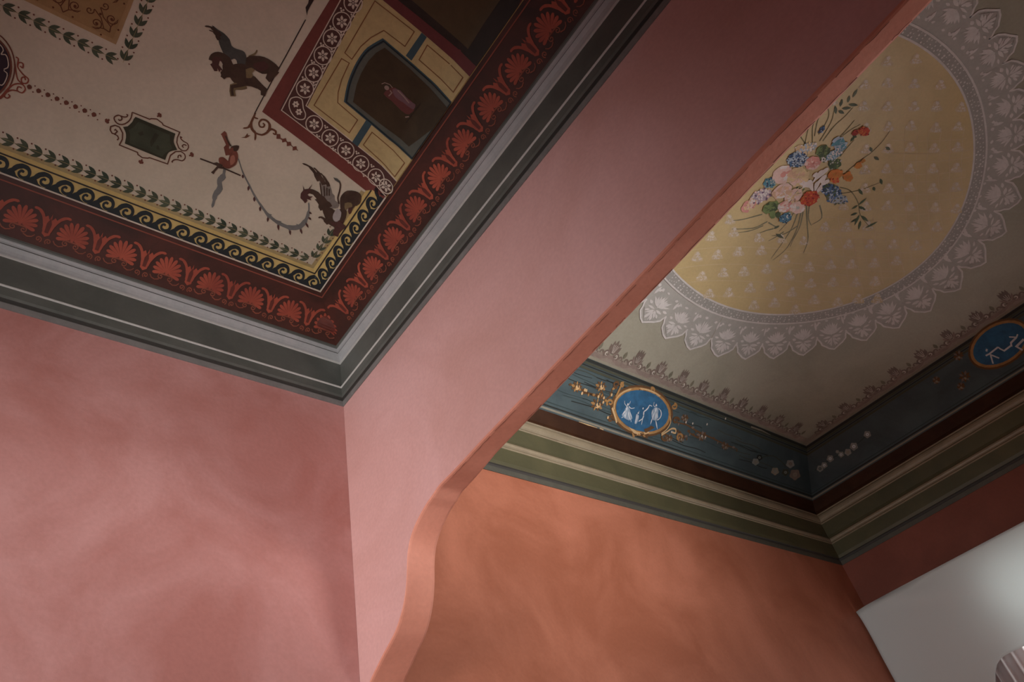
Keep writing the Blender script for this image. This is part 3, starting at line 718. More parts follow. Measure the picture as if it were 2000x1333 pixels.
q.poly(D((688, 277), (699, 286), (727, 242), (716, 233)), P_teal, 5, .022); q.build('lower dark blue bar of the niche frame')
q = Paint('blue_bar', cl, hL)
q.poly(D((793, 108), (804, 118), (834, 72), (824, 63)), P_teal, 5, .022); q.build('upper dark blue bar of the niche frame')
nich = smooth([(672, 198), (678, 166), (688, 138), (701, 113), (718, 92), (748, 74)], 3) + [(800, 118), (845, 158), (881, 197), (840, 250), (802, 309), (760, 272)]
q = Paint('niche', cl, hL)
q.poly(D(*nich), P_teal, 6, .022)
cx, cy = 776, 190
def inset(k_): return [(cx + (x - cx) * k_, cy + (y - cy) * k_) for x, y in nich]
q.strip(D(*inset(.955)), .004, P_navy, 8.2, True)
q.poly(D(*inset(.93)), P_teal2, 7.4, .022)
q.poly(D((690, 198), (697, 165), (706, 142), (720, 118), (735, 102), (752, 92), (800, 132), (862, 198), (835, 238), (800, 286), (745, 242)), P_nb, 8.6, .022)
q.build('dark arched niche outlined in teal')
P_f1 = paint('robe_mauve', (.16, .085, .095)); P_f2 = paint('robe_maroon', (.13, .04, .035)); P_f3 = paint('robe_light', (.30, .21, .17))
q = Paint('robed_figure', cl, hL)
G = lambda pts: Z(pts, 350, 0, 4)
q.poly(G(smooth([(1640, 690), (1690, 680), (1760, 740), (1850, 820), (1800, 890), (1740, 860), (1660, 780), (1600, 730)], 2, True)), P_f2, 10)
q.poly(G(smooth([(1670, 690), (1730, 700), (1800, 780), (1850, 810), (1830, 850), (1760, 800), (1690, 750)], 2, True)), P_f1, 10.8)
q.disc(G([(1625, 680)])[0], .009, P_f3, 11); q.strip(G([(1650, 700), (1665, 720), (1640, 745)]), .004, P_f3, 11)
q.strip(G([(1585, 650), (1610, 640), (1650, 655), (1670, 680)]), .003, P_f3, 11); q.strip(G([(1710, 700), (1760, 750), (1800, 800)]), .004, P_f3, 11.2)
q.strip(G([(1770, 910), (1800, 905)]), .005, P_f3, 11); q.strip(G([(1890, 800), (1775, 955)]), .003, P_blk, 10)
q.build('faint robed figure standing in the dark niche')
for pts in ([(1055, 820), (1270, 455), (1330, 490), (1270, 620), (1243, 720), (1240, 800), (1395, 935), (1330, 1035)],
            [(1295, 410), (1530, 5), (1838, 245), (1765, 360), (1600, 235), (1500, 290), (1420, 360), (1350, 460)],
            [(1508, 1030), (1765, 1272), (1688, 1380), (1440, 1130)]):
    q = Paint('inset_line', cl, hL); q.strip(G(pts), .0034, P_nl, 5.2, True, .022); q.build('thin brown outline on the ochre ground')
q = Paint('inset_line', cl, hL); q.strip(Z([(340, 350), (620, 605), (545, 720), (275, 465)], 750, 0, 4), .0034, P_nl, 5.2, True, .022); q.build('thin brown outline on the ochre ground')
q = Paint('maroon_panel', cl, hL)
q.poly(D((748, 0), (917, 149), (975, 75), (1035, -10), (1100, -100), (640, -100), (735, -12)), paint('maroon_ground', (.14, .035, .035)), 3, .022)
q.poly(D((778, 0), (918, 118), (958, 62), (1000, 0), (1050, -80), (690, -80)), P_blk, 4.2, .022)
q.poly(D((805, 0), (915, 96), (945, 48), (978, 0), (1020, -60), (740, -60)), paint('panel_umber', (.085, .058, .028)), 5.4, .022)
q.build('maroon panel with an umber centre above the niche')


# ------------------------------------------------------------------ RIGHT CEILING
cr = empty('ceiling'); tag(cr, 'painted vault of the right room with lace-edged gold oval and flower bouquet', 'ceiling', 'structure')
M_cove = mat('blue_green_cove', (.060, .092, .100), .42, scale=2.0, col2=(.036, .058, .066), spec=.4)
M_gold = mat('gold_damask_ground', (.56, .42, .19), .42, scale=1.6, col2=(.47, .345, .145), spec=.5)
P_cs = paint('cove_stripe', (.035, .055, .055)); P_cl = paint('cove_light_line', (.26, .235, .18)); P_cg = paint('cove_olive_line', (.06, .062, .040)); P_cb = paint('cove_black_line', (.018, .02, .017))
P_cr = paint('crest_mauve', (.27, .205, .175), var=.2); P_crd = paint('crest_taupe', (.20, .15, .125), var=.25); P_crl = paint('crest_pearl', (.62, .56, .50)); P_crm = paint('crest_olive_shadow', (.19, .175, .125), var=.2)
P_lace = paint('lace_net', (.42, .405, .375), var=.08); P_lacew = paint('lace_white', (.66, .63, .61)); P_laceb = paint('lace_band_net', (.37, .355, .33), var=.1)
surf('cove_ground', 'blue-green cove carrying medallions and flowers', .056, .325, M_cove, hR, cr, True, 4)
fld = Paint('moss_field', cr, hR)
v, f = tess([(XB + .325, Y1 - .325), (X2 + SK * .325 - .325, Y1 - .325), (rw(YF) - .325, YF), (XB + .325, YF)], .07)
fld.mats.append(M_wash); fld.v = [to3(hR, x, y, 0) for x, y in v]; fld.f = [t[::-1] for t in f]; fld.m = [0] * len(f)
fld.build('greenish grey painted field of the vault')
for p, w, m, nm, lab in ((.320, .012, P_cl, 'light_line', 'pale line at the top of the cove'), (.306, .012, P_cb, 'dark_line', None), (.294, .010, P_cg, 'olive_line', None), (.283, .005, P_cb, 'dark_line', None), (.272, .010, P_cg, 'olive_line', None),
                  (.066, .008, P_cl, 'light_line', 'pale line at the foot of the cove'), (.078, .006, P_cb, 'dark_line', None), (.092, .004, P_cs, 'dark_line', None)):
    rows_line(nm, p, w, m, 1.5, lab, True)
random.seed(3)
for i in range(34):                                     # broken horizontal brush lines of the marbled cove
    p = random.uniform(.10, .26); x0 = random.uniform(2.3, 4.2); l = random.uniform(.15, .5)
    q = Paint('brush_line', cr, hR); q.strip([(x0 + l * t / 6, Y1 - p + .003 * math.sin(t * 1.3 + i)) for t in range(7)], random.uniform(.002, .004), random.choice((P_cs, P_cs, P_cb, P_cg)), 1.5); q.build()
# ---- crest border along the edge of the field
def crest(fr, kind):
    q = Paint('crest_motif', cr, hR)
    def T_(u, v_): return fr(u, .328 + v_)
    q.strip([T_(*p) for p in smooth([(-.097, .018), (-.07, .014), (-.045, .022), (-.02, .034), (0, .030), (.02, .034), (.045, .022), (.07, .014), (.097, .018)], 3)], .022, P_cr, 1.6)
    for sg in (-1, 1):
        q.strip([T_(sg * u, v_) for u, v_ in spiral((.034, .044), .022, .004, -1.0, 1.2, 14)], .011, P_crd, 1.8)
        q.strip([T_(sg * u, v_) for u, v_ in spiral((.034, .044), .012, .009, -2.2, .62, 8)], [.002, .006, .006, .003], P_crl, 2.6)
        q.strip([T_(sg * u, v_) for u, v_ in smooth([(.050, .032), (.070, .052), (.084, .046), (.082, .034)], 3)], [.012, .010, .008, .004], P_crd, 1.7)
        q.poly([T_(sg * u, v_) for u, v_ in leafp((.012, .040), (.040, .088), .016)], P_cr, 1.9)
    if kind:
        for a in (-.95, -.5, 0, .5, .95): q.poly(leafp(T_(math.sin(a) * .006, .048), T_(math.sin(a) * .050, .058 + math.cos(a) * .075), .026), P_crd, 2)
        for a in (-.55, -.2, .2, .55): q.strip([T_(math.sin(a) * .010, .056), T_(math.sin(a) * .036, .088 + math.cos(a) * .016)], .0024, P_crl, 2.8)
    else:
        for a in (-.42, -.14, .14, .42): q.poly(leafp(T_(math.sin(a) * .01, .044), T_(math.sin(a) * .062, .060 + math.cos(a) * .078), .026), P_crd, 2)
        for a in (-.018, -.006, .006, .018): q.strip([T_(a * .4, .056), T_(a, .104 - abs(a))], .0024, P_crl, 2.8)
    q.poly([T_(*p) for p in leafp((.094, .048), (.094, .095), .022)], P_crm, 1.9); q.disc(T_(.095, .034), .005, P_crd, 1.9, 6)
    q.build()
q = Paint('crest_wash', cr, hR); q.strip([(XB + .5, Y1 - .347), (X2 + SK * .347 - .347, Y1 - .347), (rw(YF) - .347, YF)], .044, mat('paint_crest_wash', (.30, .245, .205), .55, scale=6, col2=(.26, .215, .175)), 1, step=.08); q.build('dusky mauve strip behind the crest border')
n = 13
for i in range(n): s_ = 4.56 - .1935 * i; crest(lambda u, v_, s_=s_: (s_ + u, Y1 - v_), i % 2)
for i in range(17):
    s_ = 1.72 - .1935 * i; crest(lambda u, v_, s_=s_: (rw(s_ - u) - v_, s_ - u), (i + 1) % 2)
# ---- oval with lace border
LI = ((1.05012, -.01377), (0, .80850)); EC = (3.23003, .55218)
def E(t, r): c, s_ = math.cos(t) * r, math.sin(t) * r; return (EC[0] + LI[0][0] * c + LI[0][1] * s_, EC[1] + LI[1][1] * s_)
NT = 96
g = Paint('gold_oval', cr, hR); g.poly([E(2 * math.pi * i / NT, 1.0) for i in range(NT)], M_gold, 4, .07); g.build('gold damask oval in the middle of the vault')
g = Paint('lace_band', cr, hR); g.strip([E(2 * math.pi * i / NT, 1.036) for i in range(NT)], .075, P_laceb, 3, True); g.build('narrow net band round the gold oval')
for r_, w_ in ((1.0, .010), (1.074, .010)):
    g = Paint('lace_cord', cr, hR); g.strip([E(2 * math.pi * i / NT, r_) for i in range(NT)], w_, P_lacew, 5, True); g.build('white cord line of the lace')
g = Paint('lace_speckle', cr, hR)
for i in range(230):
    t = 2 * math.pi * i / 230
    for k_ in range(3): g.disc(E(t + random.uniform(-.008, .008), 1.018 + .02 * k_ + random.uniform(-.006, .006)), random.uniform(.003, .0065), P_lacew, 4.4, 5)
o = g.build('tiny white dots of the net band'); o['kind'] = 'stuff'
def rt(t): return 1.345 - .035 * math.cos(2 * t)
# walk round the outline at equal steps
ts = []; t = math.radians(85.6); a_ = t
while a_ - t < 2 * math.pi - .09:
    ts.append(a_); p0 = E(a_, 1.36); d = 0; b_ = a_
    while math.dist(E(b_, 1.36), p0) < .2135: b_ += .002
    a_ = b_
for i, tc in enumerate(ts):
    tn = ts[(i + 1) % len(ts)] + (2 * math.pi if i == len(ts) - 1 else 0); tp = ts[i - 1] - (2 * math.pi if i == 0 else 0)
    t0, t1_ = (tp + tc) / 2, (tc + tn) / 2; hw = (t1_ - t0) / 2; R_ = rt(tc)
    if math.sin(tc) < -.2 and math.cos(tc) < -.3: pass
    def Q(a, r): return E(tc + a * hw, r)
    vl = R_ - .125
    ol = [(-1, vl), (-.93, vl + .018), (-.86, vl + .05), (-.60, vl + .078), (-.32, vl + .098), (0, R_), (.30, vl + .112), (.44, vl + .098), (.72, vl + .074), (.80, vl + .045), (.95, vl + .022), (1, vl)]
    g = Paint('lace_scallop', cr, hR)
    g.poly([Q(-1, 1.072), *[Q(*p) for p in ol], Q(1, 1.072)], P_lace, 2, .09)
    g.strip([Q(*p) for p in ol], .010, P_lacew, 3.4)
    for a, b in [((-.05, 1.215), (-.75, 1.165)), ((.05, 1.215), (.75, 1.165)), ((0, 1.22), (-.35, 1.135)), ((0, 1.22), (.35, 1.135)), ((0, 1.22), (0, 1.115)), ((.02, 1.22), (-.62, 1.135)), ((-.05, 1.235), (-.62, 1.235)), ((.05, 1.235), (.62, 1.235)),
                 ((-.03, 1.24), (-.40, 1.285)), ((.03, 1.24), (.40, 1.285)), ((-.02, 1.245), (-.14, 1.32)), ((.02, 1.245), (.14, 1.32)), ((.85, 1.10), (.62, 1.105)), ((-.85, 1.10), (-.62, 1.105)), ((1.0, 1.165), (1.0, 1.09)), ((.05, 1.10), (.32, 1.092)), ((-.2, 1.20), (-.52, 1.15)), ((.2, 1.20), (.52, 1.15)), ((.28, 1.255), (.55, 1.275)), ((-.28, 1.255), (-.55, 1.275)), ((.12, 1.19), (.16, 1.12)), ((-.12, 1.19), (-.2, 1.125)), ((.5, 1.215), (.82, 1.205)), ((-.5, 1.215), (-.82, 1.205)), ((.07, 1.275), (.28, 1.305)), ((-.07, 1.275), (-.28, 1.305)), ((.95, 1.13), (.78, 1.10))]:
        a = (a[0] + random.uniform(-.03, .03), a[1]); b = (b[0] + random.uniform(-.05, .05), b[1] + random.uniform(-.006, .006))
        off = (R_ - 1.345)
        g.poly(leafp(Q(a[0], a[1] + off * .8), Q(b[0], b[1] + off), random.uniform(.011, .021)), P_lacew, 3.4)
    g.strip([Q(a, vl + .012 + (R_ - vl) * (1 - abs(a)) * .80) for a in (-.72, -.45, -.15, 0, .15, .45, .72)], .003, P_laceb, 3.3)
    g.build()
# ---- florets of the damask, at their measured places (photograph positions carried onto the vault)
CF = [[3.65245, 0.47068], [0.13421, -0.06535], [0.13045, 0.07787], [-0.00334, -0.00173], [-0.00175, -0.00072], [0.00025, -0.00016], [-0.00047, -0.00031], [-0.00054, -0.00065], [-3e-05, -0.00041], [-0.00018, -0.00015]]
def lat(c, r):
    c -= 8; r += 3; m_ = (1, c, r, c * c, c * r, r * r, c ** 3, c * c * r, c * r * r, r ** 3)
    return tuple(sum(k_ * q_[a] for k_, q_ in zip(m_, CF)) for a in (0, 1))
def inE(p, r=1.0):
    y_ = (p[1] - EC[1]) / LI[1][1]; x_ = (p[0] - EC[0] - LI[0][1] * y_) / LI[0][0]; return math.hypot(x_, y_) < r
P_net = paint('damask_line', (.60, .47, .27)); P_fl = paint('floret_white', (.70, .62, .53), .42, var=.15); P_flw = paint('floret_wash', (.58, .46, .28), .42, var=.1)
MEAS = [(1360,500),(1400,496),(1442,490),(1486,488),(1532,505),(1579,520),(1621,516),(1662,515),(1370,538),(1412,531),(1452,529),(1496,524),(1540,536),(1582,552),(1626,550),(1670,550),(1384,572),(1422,570),(1464,561),(1504,558),(1545,569),(1589,584),(1635,589),(1675,582),(1471,595),(1511,590),(1552,604),(1616,478),(1656,476),(1698,476),(1744,476),(1788,478),(1610,442),(1652,442),(1694,440),(1738,439),(1783,441),(1829,442),(1732,400),(1776,402),(1825,404),(1867,406),(1690,402),(1734,366),(1776,364),(1821,366),(1866,364),(1688,366),(1730,328),(1776,328),(1821,328),(1867,326),(1688,330),(1776,286),(1823,288),(1869,286),(1733,288),(1690,290),(1734,246),(1778,244),(1826,248),(1870,246),(1690,248),(1732,206),(1784,206),(1828,206),(1876,208),(1686,206),(1732,160),(1784,162),(1836,164),(1688,164),(1732,118),(1788,114),(1708,548),(1706,512),(1750,508),(1712,582),(1432,452),(1388,460),(1352,462)]
def floret(px, py, kx, ky):
    """kx, ky: plan vectors of one photograph pixel to the right and down"""
    q = Paint('floret', cr, hR); c = HRp(px, py)
    def T_(a, b): return (c[0] + kx[0] * a + ky[0] * b, c[1] + kx[1] * a + ky[1] * b)
    q.poly([T_(a + random.uniform(-1, 1), b + random.uniform(-1, 1)) for a, b in [(-4, -7), (1, -10), (6, -8), (7, -2), (12, 5), (11, 9), (0, 11), (-10, 10), (-12, 6), (-7, 0)]], P_flw, 5)
    r0 = random.uniform(0, 1.2)
    for j in range(5):
        a = j * 1.2566 + r0; L_ = random.uniform(3.6, 5.4); q.poly(leafp(T_(2, -5), T_(2 + L_ * math.cos(a), -5 + L_ * math.sin(a)), .009, 2), P_fl, 5.6)
    for j in range(13):
        r_ = random.uniform(.15, 1) ** .5; t = random.uniform(0, 6.28); a, b = 9.5 * r_ * math.cos(t), 4.6 + 4.2 * r_ * math.sin(t); t = random.uniform(0, 3.14); L_ = random.uniform(1.3, 2.8)
        q.poly(leafp(T_(a - L_ * math.cos(t), b - L_ * math.sin(t)), T_(a + L_ * math.cos(t), b + L_ * math.sin(t)), random.uniform(.005, .009), 2), P_fl, 5.6)
    q.build()
for px, py in MEAS:
    c0 = HRp(px, py); c1 = HRp(px + 10, py); c2 = HRp(px, py + 10)
    floret(px, py, ((c1[0] - c0[0]) / 10, (c1[1] - c0[1]) / 10), ((c2[0] - c0[0]) / 10, (c2[1] - c0[1]) / 10))
KN = [HRp(*p) for p in MEAS]; BQ = HRp(1560, 345)
for c_ in range(-7, 14):                                # the rest of the damask, partly hidden by the arch
    for r_ in range(-12, 5):
        def lt(c, r): return lat(c, r) if c >= 0 else tuple(lat(0, r)[a] + c * (lat(1, r)[a] - lat(0, r)[a]) for a in (0, 1))
        p = lt(c_, r_)
        if not inE(p, .94) or math.dist(p, BQ) < .34 or min(math.dist(p, k_) for k_ in KN) < .085: continue
        KN.append(p); u_ = (.00262, -.00150); w_ = (.0031, .0019); _h = HRp; HRp = lambda a, b, p=p: p
        floret(0, 0, u_, w_); HRp = _h
def netline(f_, lo, hi):
    run = []
    for i in range(int((hi - lo) / .25) + 1):
        p = lat(*f_(lo + .25 * i))
        if inE(p, .985): run.append(p)
        else:
            if len(run) > 2: q = Paint('damask_cord', cr, hR); q.strip(run, .0034, P_net, 4.8); q.build()
            run = []
    if len(run) > 2: q = Paint('damask_cord', cr, hR); q.strip(run, .0034, P_net, 4.8); q.build()
for c_ in range(7, 14):
    for o_ in (-.27, .27): netline(lambda t, c_=c_, o_=o_: (c_ + o_ + .02 * math.sin(t * 6.28), t), -7 if c_ > 9 else -2.5, 4)
for r_ in range(-6, 4):
    for o_ in (-.33, .30): netline(lambda t, r_=r_, o_=o_: (t, r_ + o_), 9.2 if r_ < -2 else (6 if r_ < 0 else 4), 14)
for r_ in range(0, 4): netline(lambda t, r_=r_: (t, r_ - .45), -1, 4)

# ---- bouquet
def BZ(ox, oy, k): return lambda pts: ZR(pts, ox, oy, k)
P_stem = paint('stem_grey_green', (.24, .235, .15), var=.3); P_stem2 = paint('stem_olive', (.20, .17, .08), var=.3); P_lf = paint('leaf_deep_green', (.085, .125, .055), var=.45); P_lf2 = paint('leaf_fresh_green', (.22, .30, .11), var=.35); P_lf3 = paint('leaf_grey_green', (.13, .15, .095), var=.35)
P_pink = paint('petal_rose', (.72, .33, .29), var=.2); P_pk2 = paint('petal_pale_pink', (.80, .58, .52), var=.12); P_crm2 = paint('petal_cream', (.80, .62, .36), var=.2); P_crm3 = paint('petal_peach', (.76, .50, .34), var=.2)
P_wh = paint('petal_white', (.80, .74, .72), var=.12); P_whg = paint('petal_grey', (.50, .50, .46), var=.15); P_bl = paint('petal_blue', (.10, .20, .40), var=.4); P_blp = paint('petal_pale_blue', (.46, .56, .68), var=.25); P_nv = paint('petal_navy', (.045, .06, .12), var=.3); P_tq = paint('petal_turquoise', (.12, .33, .43), var=.3)
P_or = paint('petal_orange', (.72, .24, .05), var=.25); P_or2 = paint('petal_amber', (.62, .27, .05), var=.25); P_rd = paint('petal_scarlet', (.66, .085, .035), var=.25); P_rdd = paint('petal_dark_red', (.36, .035, .02), var=.3); P_lil = paint('petal_lilac', (.52, .42, .50), var=.25); P_pur = paint('petal_purple', (.20, .11, .19), var=.3)
def blob(name, label, c, rx, ry, base, petals, n=14, rot=0, lay=7, core=None, size=5):
    """a painted flower: base patch and strokes scattered over it (pixel units)"""
    q = Paint(name, cr, hR); c_, s_ = math.cos(rot), math.sin(rot)
    def T_(a, b): return HRp(c[0] + a * c_ - b * s_, c[1] + a * s_ + b * c_)
    k1, k2, k3 = (random.uniform(0, 6.28) for _ in range(3))
    q.poly([T_(rx * math.cos(t) * (1 + .08 * math.sin(3 * t + k1) + .07 * math.sin(7 * t + k2)), ry * math.sin(t) * (1 + .08 * math.cos(4 * t + k3) + .07 * math.sin(7 * t + k2))) for t in [i * math.pi / 14 for i in range(28)]], base, lay)
    if size >= 7:                                       # full bloom: rings of overlapping petals
        for ring, (kk, m_) in enumerate(((1.02, 8), (.70, 6), (.40, 4))):
            for i in range(m_):
                t = i * 6.283 / m_ + ring * .5 + k1; c0 = .30 * kk
                q.poly(petal(T_(rx * c0 * math.cos(t), ry * c0 * math.sin(t)), T_(rx * kk * math.cos(t + .15), ry * kk * math.sin(t + .15)), .0029 * (rx + ry) * .55 * kk), random.choice(petals + [base]), lay + .5 + ring * .5 + .03 * i)
                if random.random() < .6: q.strip([T_(rx * c0 * 1.4 * math.cos(t), ry * c0 * 1.4 * math.sin(t)), T_(rx * kk * .9 * math.cos(t + .3), ry * kk * .9 * math.sin(t + .3))], .0035, random.choice(petals), lay + 2.1)
    else:
        for i in range(int(n * 1.5)):
            r_ = math.sqrt((i + .5) / (n * 1.5)) * 1.02; t = i * 2.4 + k1; a, b = rx * r_ * math.cos(t), ry * r_ * math.sin(t); d = random.uniform(0, 3.14); L = size * random.uniform(.6, 1.3)
            q.poly(leafp(T_(a - L / 2 * math.cos(d), b - L / 2 * math.sin(d)), T_(a + L / 2 * math.cos(d), b + L / 2 * math.sin(d)), .0028 * size * random.uniform(.5, .9), 2), random.choice(petals), lay + .8 + .03 * i)
    if core: q.poly([T_(rx * .3 * math.cos(t), ry * .3 * math.sin(t)) for t in [i * math.pi / 4 for i in range(8)]], core, lay + 2)
    q.build(label)
def stem(pts, w=.004, m=None, lay=5.5, name='stem'):
    q = Paint(name, cr, hR); q.strip(smooth([HRp(*p) for p in pts], 4), w, m or P_stem, lay); q.build()
random.seed(11)
for pts in ([(1562, 400), (1548, 440), (1530, 470), (1505, 505)], [(1566, 400), (1556, 445), (1535, 485), (1508, 508)], [(1570, 400), (1562, 440), (1548, 468), (1542, 482)], [(1574, 400), (1576, 440), (1577, 470), (1568, 494)], [(1580, 398), (1578, 425), (1584, 440)],
            [(1558, 440), (1532, 456), (1506, 460)], [(1600, 400), (1604, 425), (1585, 438)], [(1530, 452), (1515, 462), (1500, 470)], [(1498, 432), (1470, 445), (1428, 447)], [(1490, 440), (1465, 450), (1440, 454)], [(1510, 446), (1495, 450), (1482, 455)], [(1500, 434), (1510, 440), (1520, 444)],
            [(1560, 396), (1540, 430), (1520, 452)], [(1488, 418), (1450, 428), (1428, 430)]): stem(pts, [.008, .006, .004, .002])
for pts in ([(1590, 265), (1596, 235), (1606, 215)], [(1598, 262), (1612, 240), (1618, 222), (1614, 205)], [(1586, 280), (1586, 250), (1592, 225)], [(1600, 275), (1622, 238), (1628, 215)], [(1606, 275), (1628, 246), (1648, 228), (1666, 208)], [(1640, 266), (1655, 250), (1668, 234)], [(1645, 264), (1665, 250), (1680, 242)],
            [(1640, 305), (1655, 286), (1668, 272)], [(1652, 335), (1680, 312), (1700, 298), (1722, 276), (1737, 255)], [(1570, 285), (1575, 262), (1580, 240)], [(1575, 285), (1562, 265), (1555, 258)], [(1640, 365), (1660, 372), (1675, 395), (1680, 420), (1700, 445)], [(1640, 378), (1680, 370), (1720, 355)]): stem(pts, [.006, .005, .004, .002], P_stem2)
for a, b, m in (((1664, 190), (1674, 172), P_lf3), ((1656, 203), (1675, 205), P_lf3), ((1655, 200), (1658, 185), P_lf3), ((1643, 211), (1662, 210), P_lf3), ((1640, 208), (1644, 192), P_lf3), ((1636, 215), (1648, 221), P_lf3), ((1632, 222), (1630, 205), P_lf3),
                ((1675, 400), (1662, 408), P_lf), ((1676, 402), (1690, 410), P_lf), ((1674, 415), (1660, 420), P_lf), ((1678, 418), (1668, 440), P_lf), ((1680, 420), (1695, 432), P_lf), ((1675, 400), (1692, 386), P_lf), ((1688, 445), (1714, 432), P_lf), ((1676, 425), (1660, 434), P_lf), ((1680, 430), (1676, 448), P_lf),
                ((1718, 348), (1722, 360), P_lf), ((1676, 368), (1684, 380), P_lf), ((1704, 364), (1708, 372), P_lf), ((1668, 266), (1660, 276), P_lf), ((1672, 268), (1664, 262), P_lf), ((1728, 286), (1738, 292), P_lf3), ((1706, 305), (1716, 312), P_lf3), ((1702, 296), (1698, 286), P_lf3), ((1510, 446), (1522, 440), P_lf3), ((1514, 456), (1530, 465), P_lf3)):
    q = Paint('leaf', cr, hR); q.poly(leafp(HRp(*a), HRp(*b), .017), m, 6); q.build()
blob('flower', 'blue-violet hydrangea head near the arch', (1556, 310), 20, 15, P_nv, [P_blp, P_blp, P_bl], 34, -.3, 7, size=6)
blob('flower', 'pale blue and white cluster against the arch', (1578, 288), 17, 9, P_whg, [P_blp, P_wh, P_crm2], 20, -.4, 7, size=6)
blob('flower', 'ivory cluster half hidden by the arch', (1562, 290), 10, 8, P_crm3, [P_crm2, P_wh], 10, 0, 7.5)
blob('leaf_cluster', 'round dark green leaf', (1606, 294), 13, 11, P_lf, [P_lf2, P_lf], 9, -.4, 8, size=7)
blob('leaf_cluster', 'dark green leaf beside the turquoise flower', (1629, 318), 13, 11, P_lf, [P_lf2, P_lf, P_whg], 12, -.5, 8)
blob('flower', 'turquoise bell-shaped flower', (1638, 280), 14, 12, P_tq, [P_tq, P_blp], 9, .9, 9, size=7)
blob('flower', 'pale blue spray under the turquoise flower', (1628, 300), 18, 8, P_tq, [P_blp, P_wh], 24, -.6, 9.5)
blob('leaf_cluster', 'green sprig between the round leaves', (1608, 308), 7, 8, P_lf, [P_lf2, P_wh], 8, 0, 7)
blob('flower', 'flat rose-pink flower', (1586, 317), 15, 12, P_pink, [P_pink, P_pk2], 12, -.4, 10, size=7)
blob('flower', 'pink and white bloom with a red heart by the arch', (1528, 340), 20, 16, P_pk2, [P_wh, P_pk2, P_pink], 22, -.6, 8, P_pink, 7)
blob('flower', 'large cream-yellow rose', (1557, 344), 20, 18, P_crm2, [P_crm3, P_crm2, P_pk2], 30, -.2, 9, None, 8)
for a, b in (((1586, 355), (1606, 330)), ((1590, 362), (1612, 340)), ((1594, 348), (1616, 326)), ((1586, 372), (1578, 350)), ((1590, 372), (1596, 352)), ((1584, 365), (1568, 356)), ((1600, 362), (1618, 350)), ((1604, 358), (1606, 346)), ((1592, 376), (1604, 362)), ((1572, 362), (1562, 352)), ((1566, 366), (1574, 356)), ((1598, 344), (1588, 338))):
    q = Paint('petal', cr, hR); q.poly(petal(HRp(*a), HRp(*b), .030), P_wh, 10 + random.random()); q.build('white loose petal')
blob('leaf_cluster', 'small green leaves under the white petals', (1563, 365), 8, 8, P_lf, [P_lf2, P_crm2], 8, 0, 8)
blob('flower', 'orange bloom', (1630, 339), 14, 9, P_or, [P_or, P_or2], 9, -.2, 10, size=8)
blob('flower', 'small red-orange bloom', (1629, 351), 9, 5, P_or, [P_rd, P_or], 6, 0, 10.8)
blob('flower', 'amber bloom right of the orange one', (1655, 344), 9, 9, P_or2, [P_or2, P_or], 8, .6, 10, size=6)
blob('flower', 'amber bud on a stem', (1675, 322), 7, 6, P_or2, [P_or2, P_or], 6, -.6, 9)
blob('flower', 'amber bud tip', (1684, 313), 5, 3, P_or2, [P_or2], 3, -.8, 9)
blob('flower', 'scarlet spike flower, uppermost', (1686, 255), 11, 9, P_rd, [P_rdd, P_rd, P_or], 16, 0, 9, size=4)
blob('flower', 'dark red florets left of the scarlet spike', (1669, 258), 7, 5, P_rdd, [P_rdd, P_rd], 8, -.6, 9, size=3)
blob('flower', 'large scarlet carnation', (1580, 386), 19, 13, P_rd, [P_rdd, P_rd, P_or], 26, -.5, 11, size=5)
blob('flower', 'deep blue and pale blue larkspur', (1622, 372), 20, 13, P_bl, [P_bl, P_nv, P_blp, P_lf], 34, .3, 8, size=6)
blob('flower', 'pale blue larkspur below the deep blue one', (1634, 388), 20, 10, P_whg, [P_blp, P_bl, P_lf3], 24, .1, 7, size=6)
blob('flower', 'teal bloom beside the arch', (1502, 356), 12, 10, P_tq, [P_whg, P_tq, P_nv], 12, -.4, 8)
blob('flower', 'pale peach rose', (1526, 372), 20, 12, P_pk2, [P_crm3, P_pk2, P_wh], 22, -.5, 8.6, size=8)
blob('flower', 'lilac and white bloom beside the arch', (1484, 382), 22, 12, P_lil, [P_wh, P_pk2, P_lil, P_pur], 30, -.5, 7.6, size=6)
blob('flower', 'cream and peach bloom in the lower bouquet', (1548, 382), 19, 12, P_crm2, [P_crm3, P_wh, P_pk2, P_stem2], 22, -.6, 9, size=8)
blob('flower', 'salmon bloom at the lower end by the arch', (1462, 400), 18, 9, P_crm3, [P_pk2, P_pink, P_crm2], 16, -.7, 7.2, size=7)
blob('flower', 'pale pink bloom', (1532, 402), 14, 10, P_pk2, [P_wh, P_pink, P_pk2], 14, -.3, 9.6, size=7)
blob('flower', 'pale pink bloom with a grey eye', (1556, 404), 14, 11, P_pk2, [P_wh, P_pk2], 12, 0, 9.2, P_whg, 7)
blob('leaf_cluster', 'fresh green leaves at the lower left', (1505, 404), 17, 10, P_lf2, [P_lf, P_lf2, P_lf2], 18, -.4, 8, size=8)
blob('leaf_cluster', 'single fresh green leaf', (1508, 418), 6, 8, P_lf2, [P_lf2], 3, 0, 9)
blob('leaf_cluster', 'dark green leaf beside the blue bloom', (1518, 419), 5, 6, P_lf, [P_lf], 3, 0, 9)
blob('flower', 'deep blue bloom with white dots, lowest of the bouquet', (1533, 424), 13, 9, P_tq, [P_bl, P_bl, P_wh, P_nv], 20, -.5, 10, size=4)
blob('flower', 'slate leaves behind the upper stems', (1604, 252), 8, 4, P_nv, [P_bl, P_nv, P_blp], 8, -.9, 7)
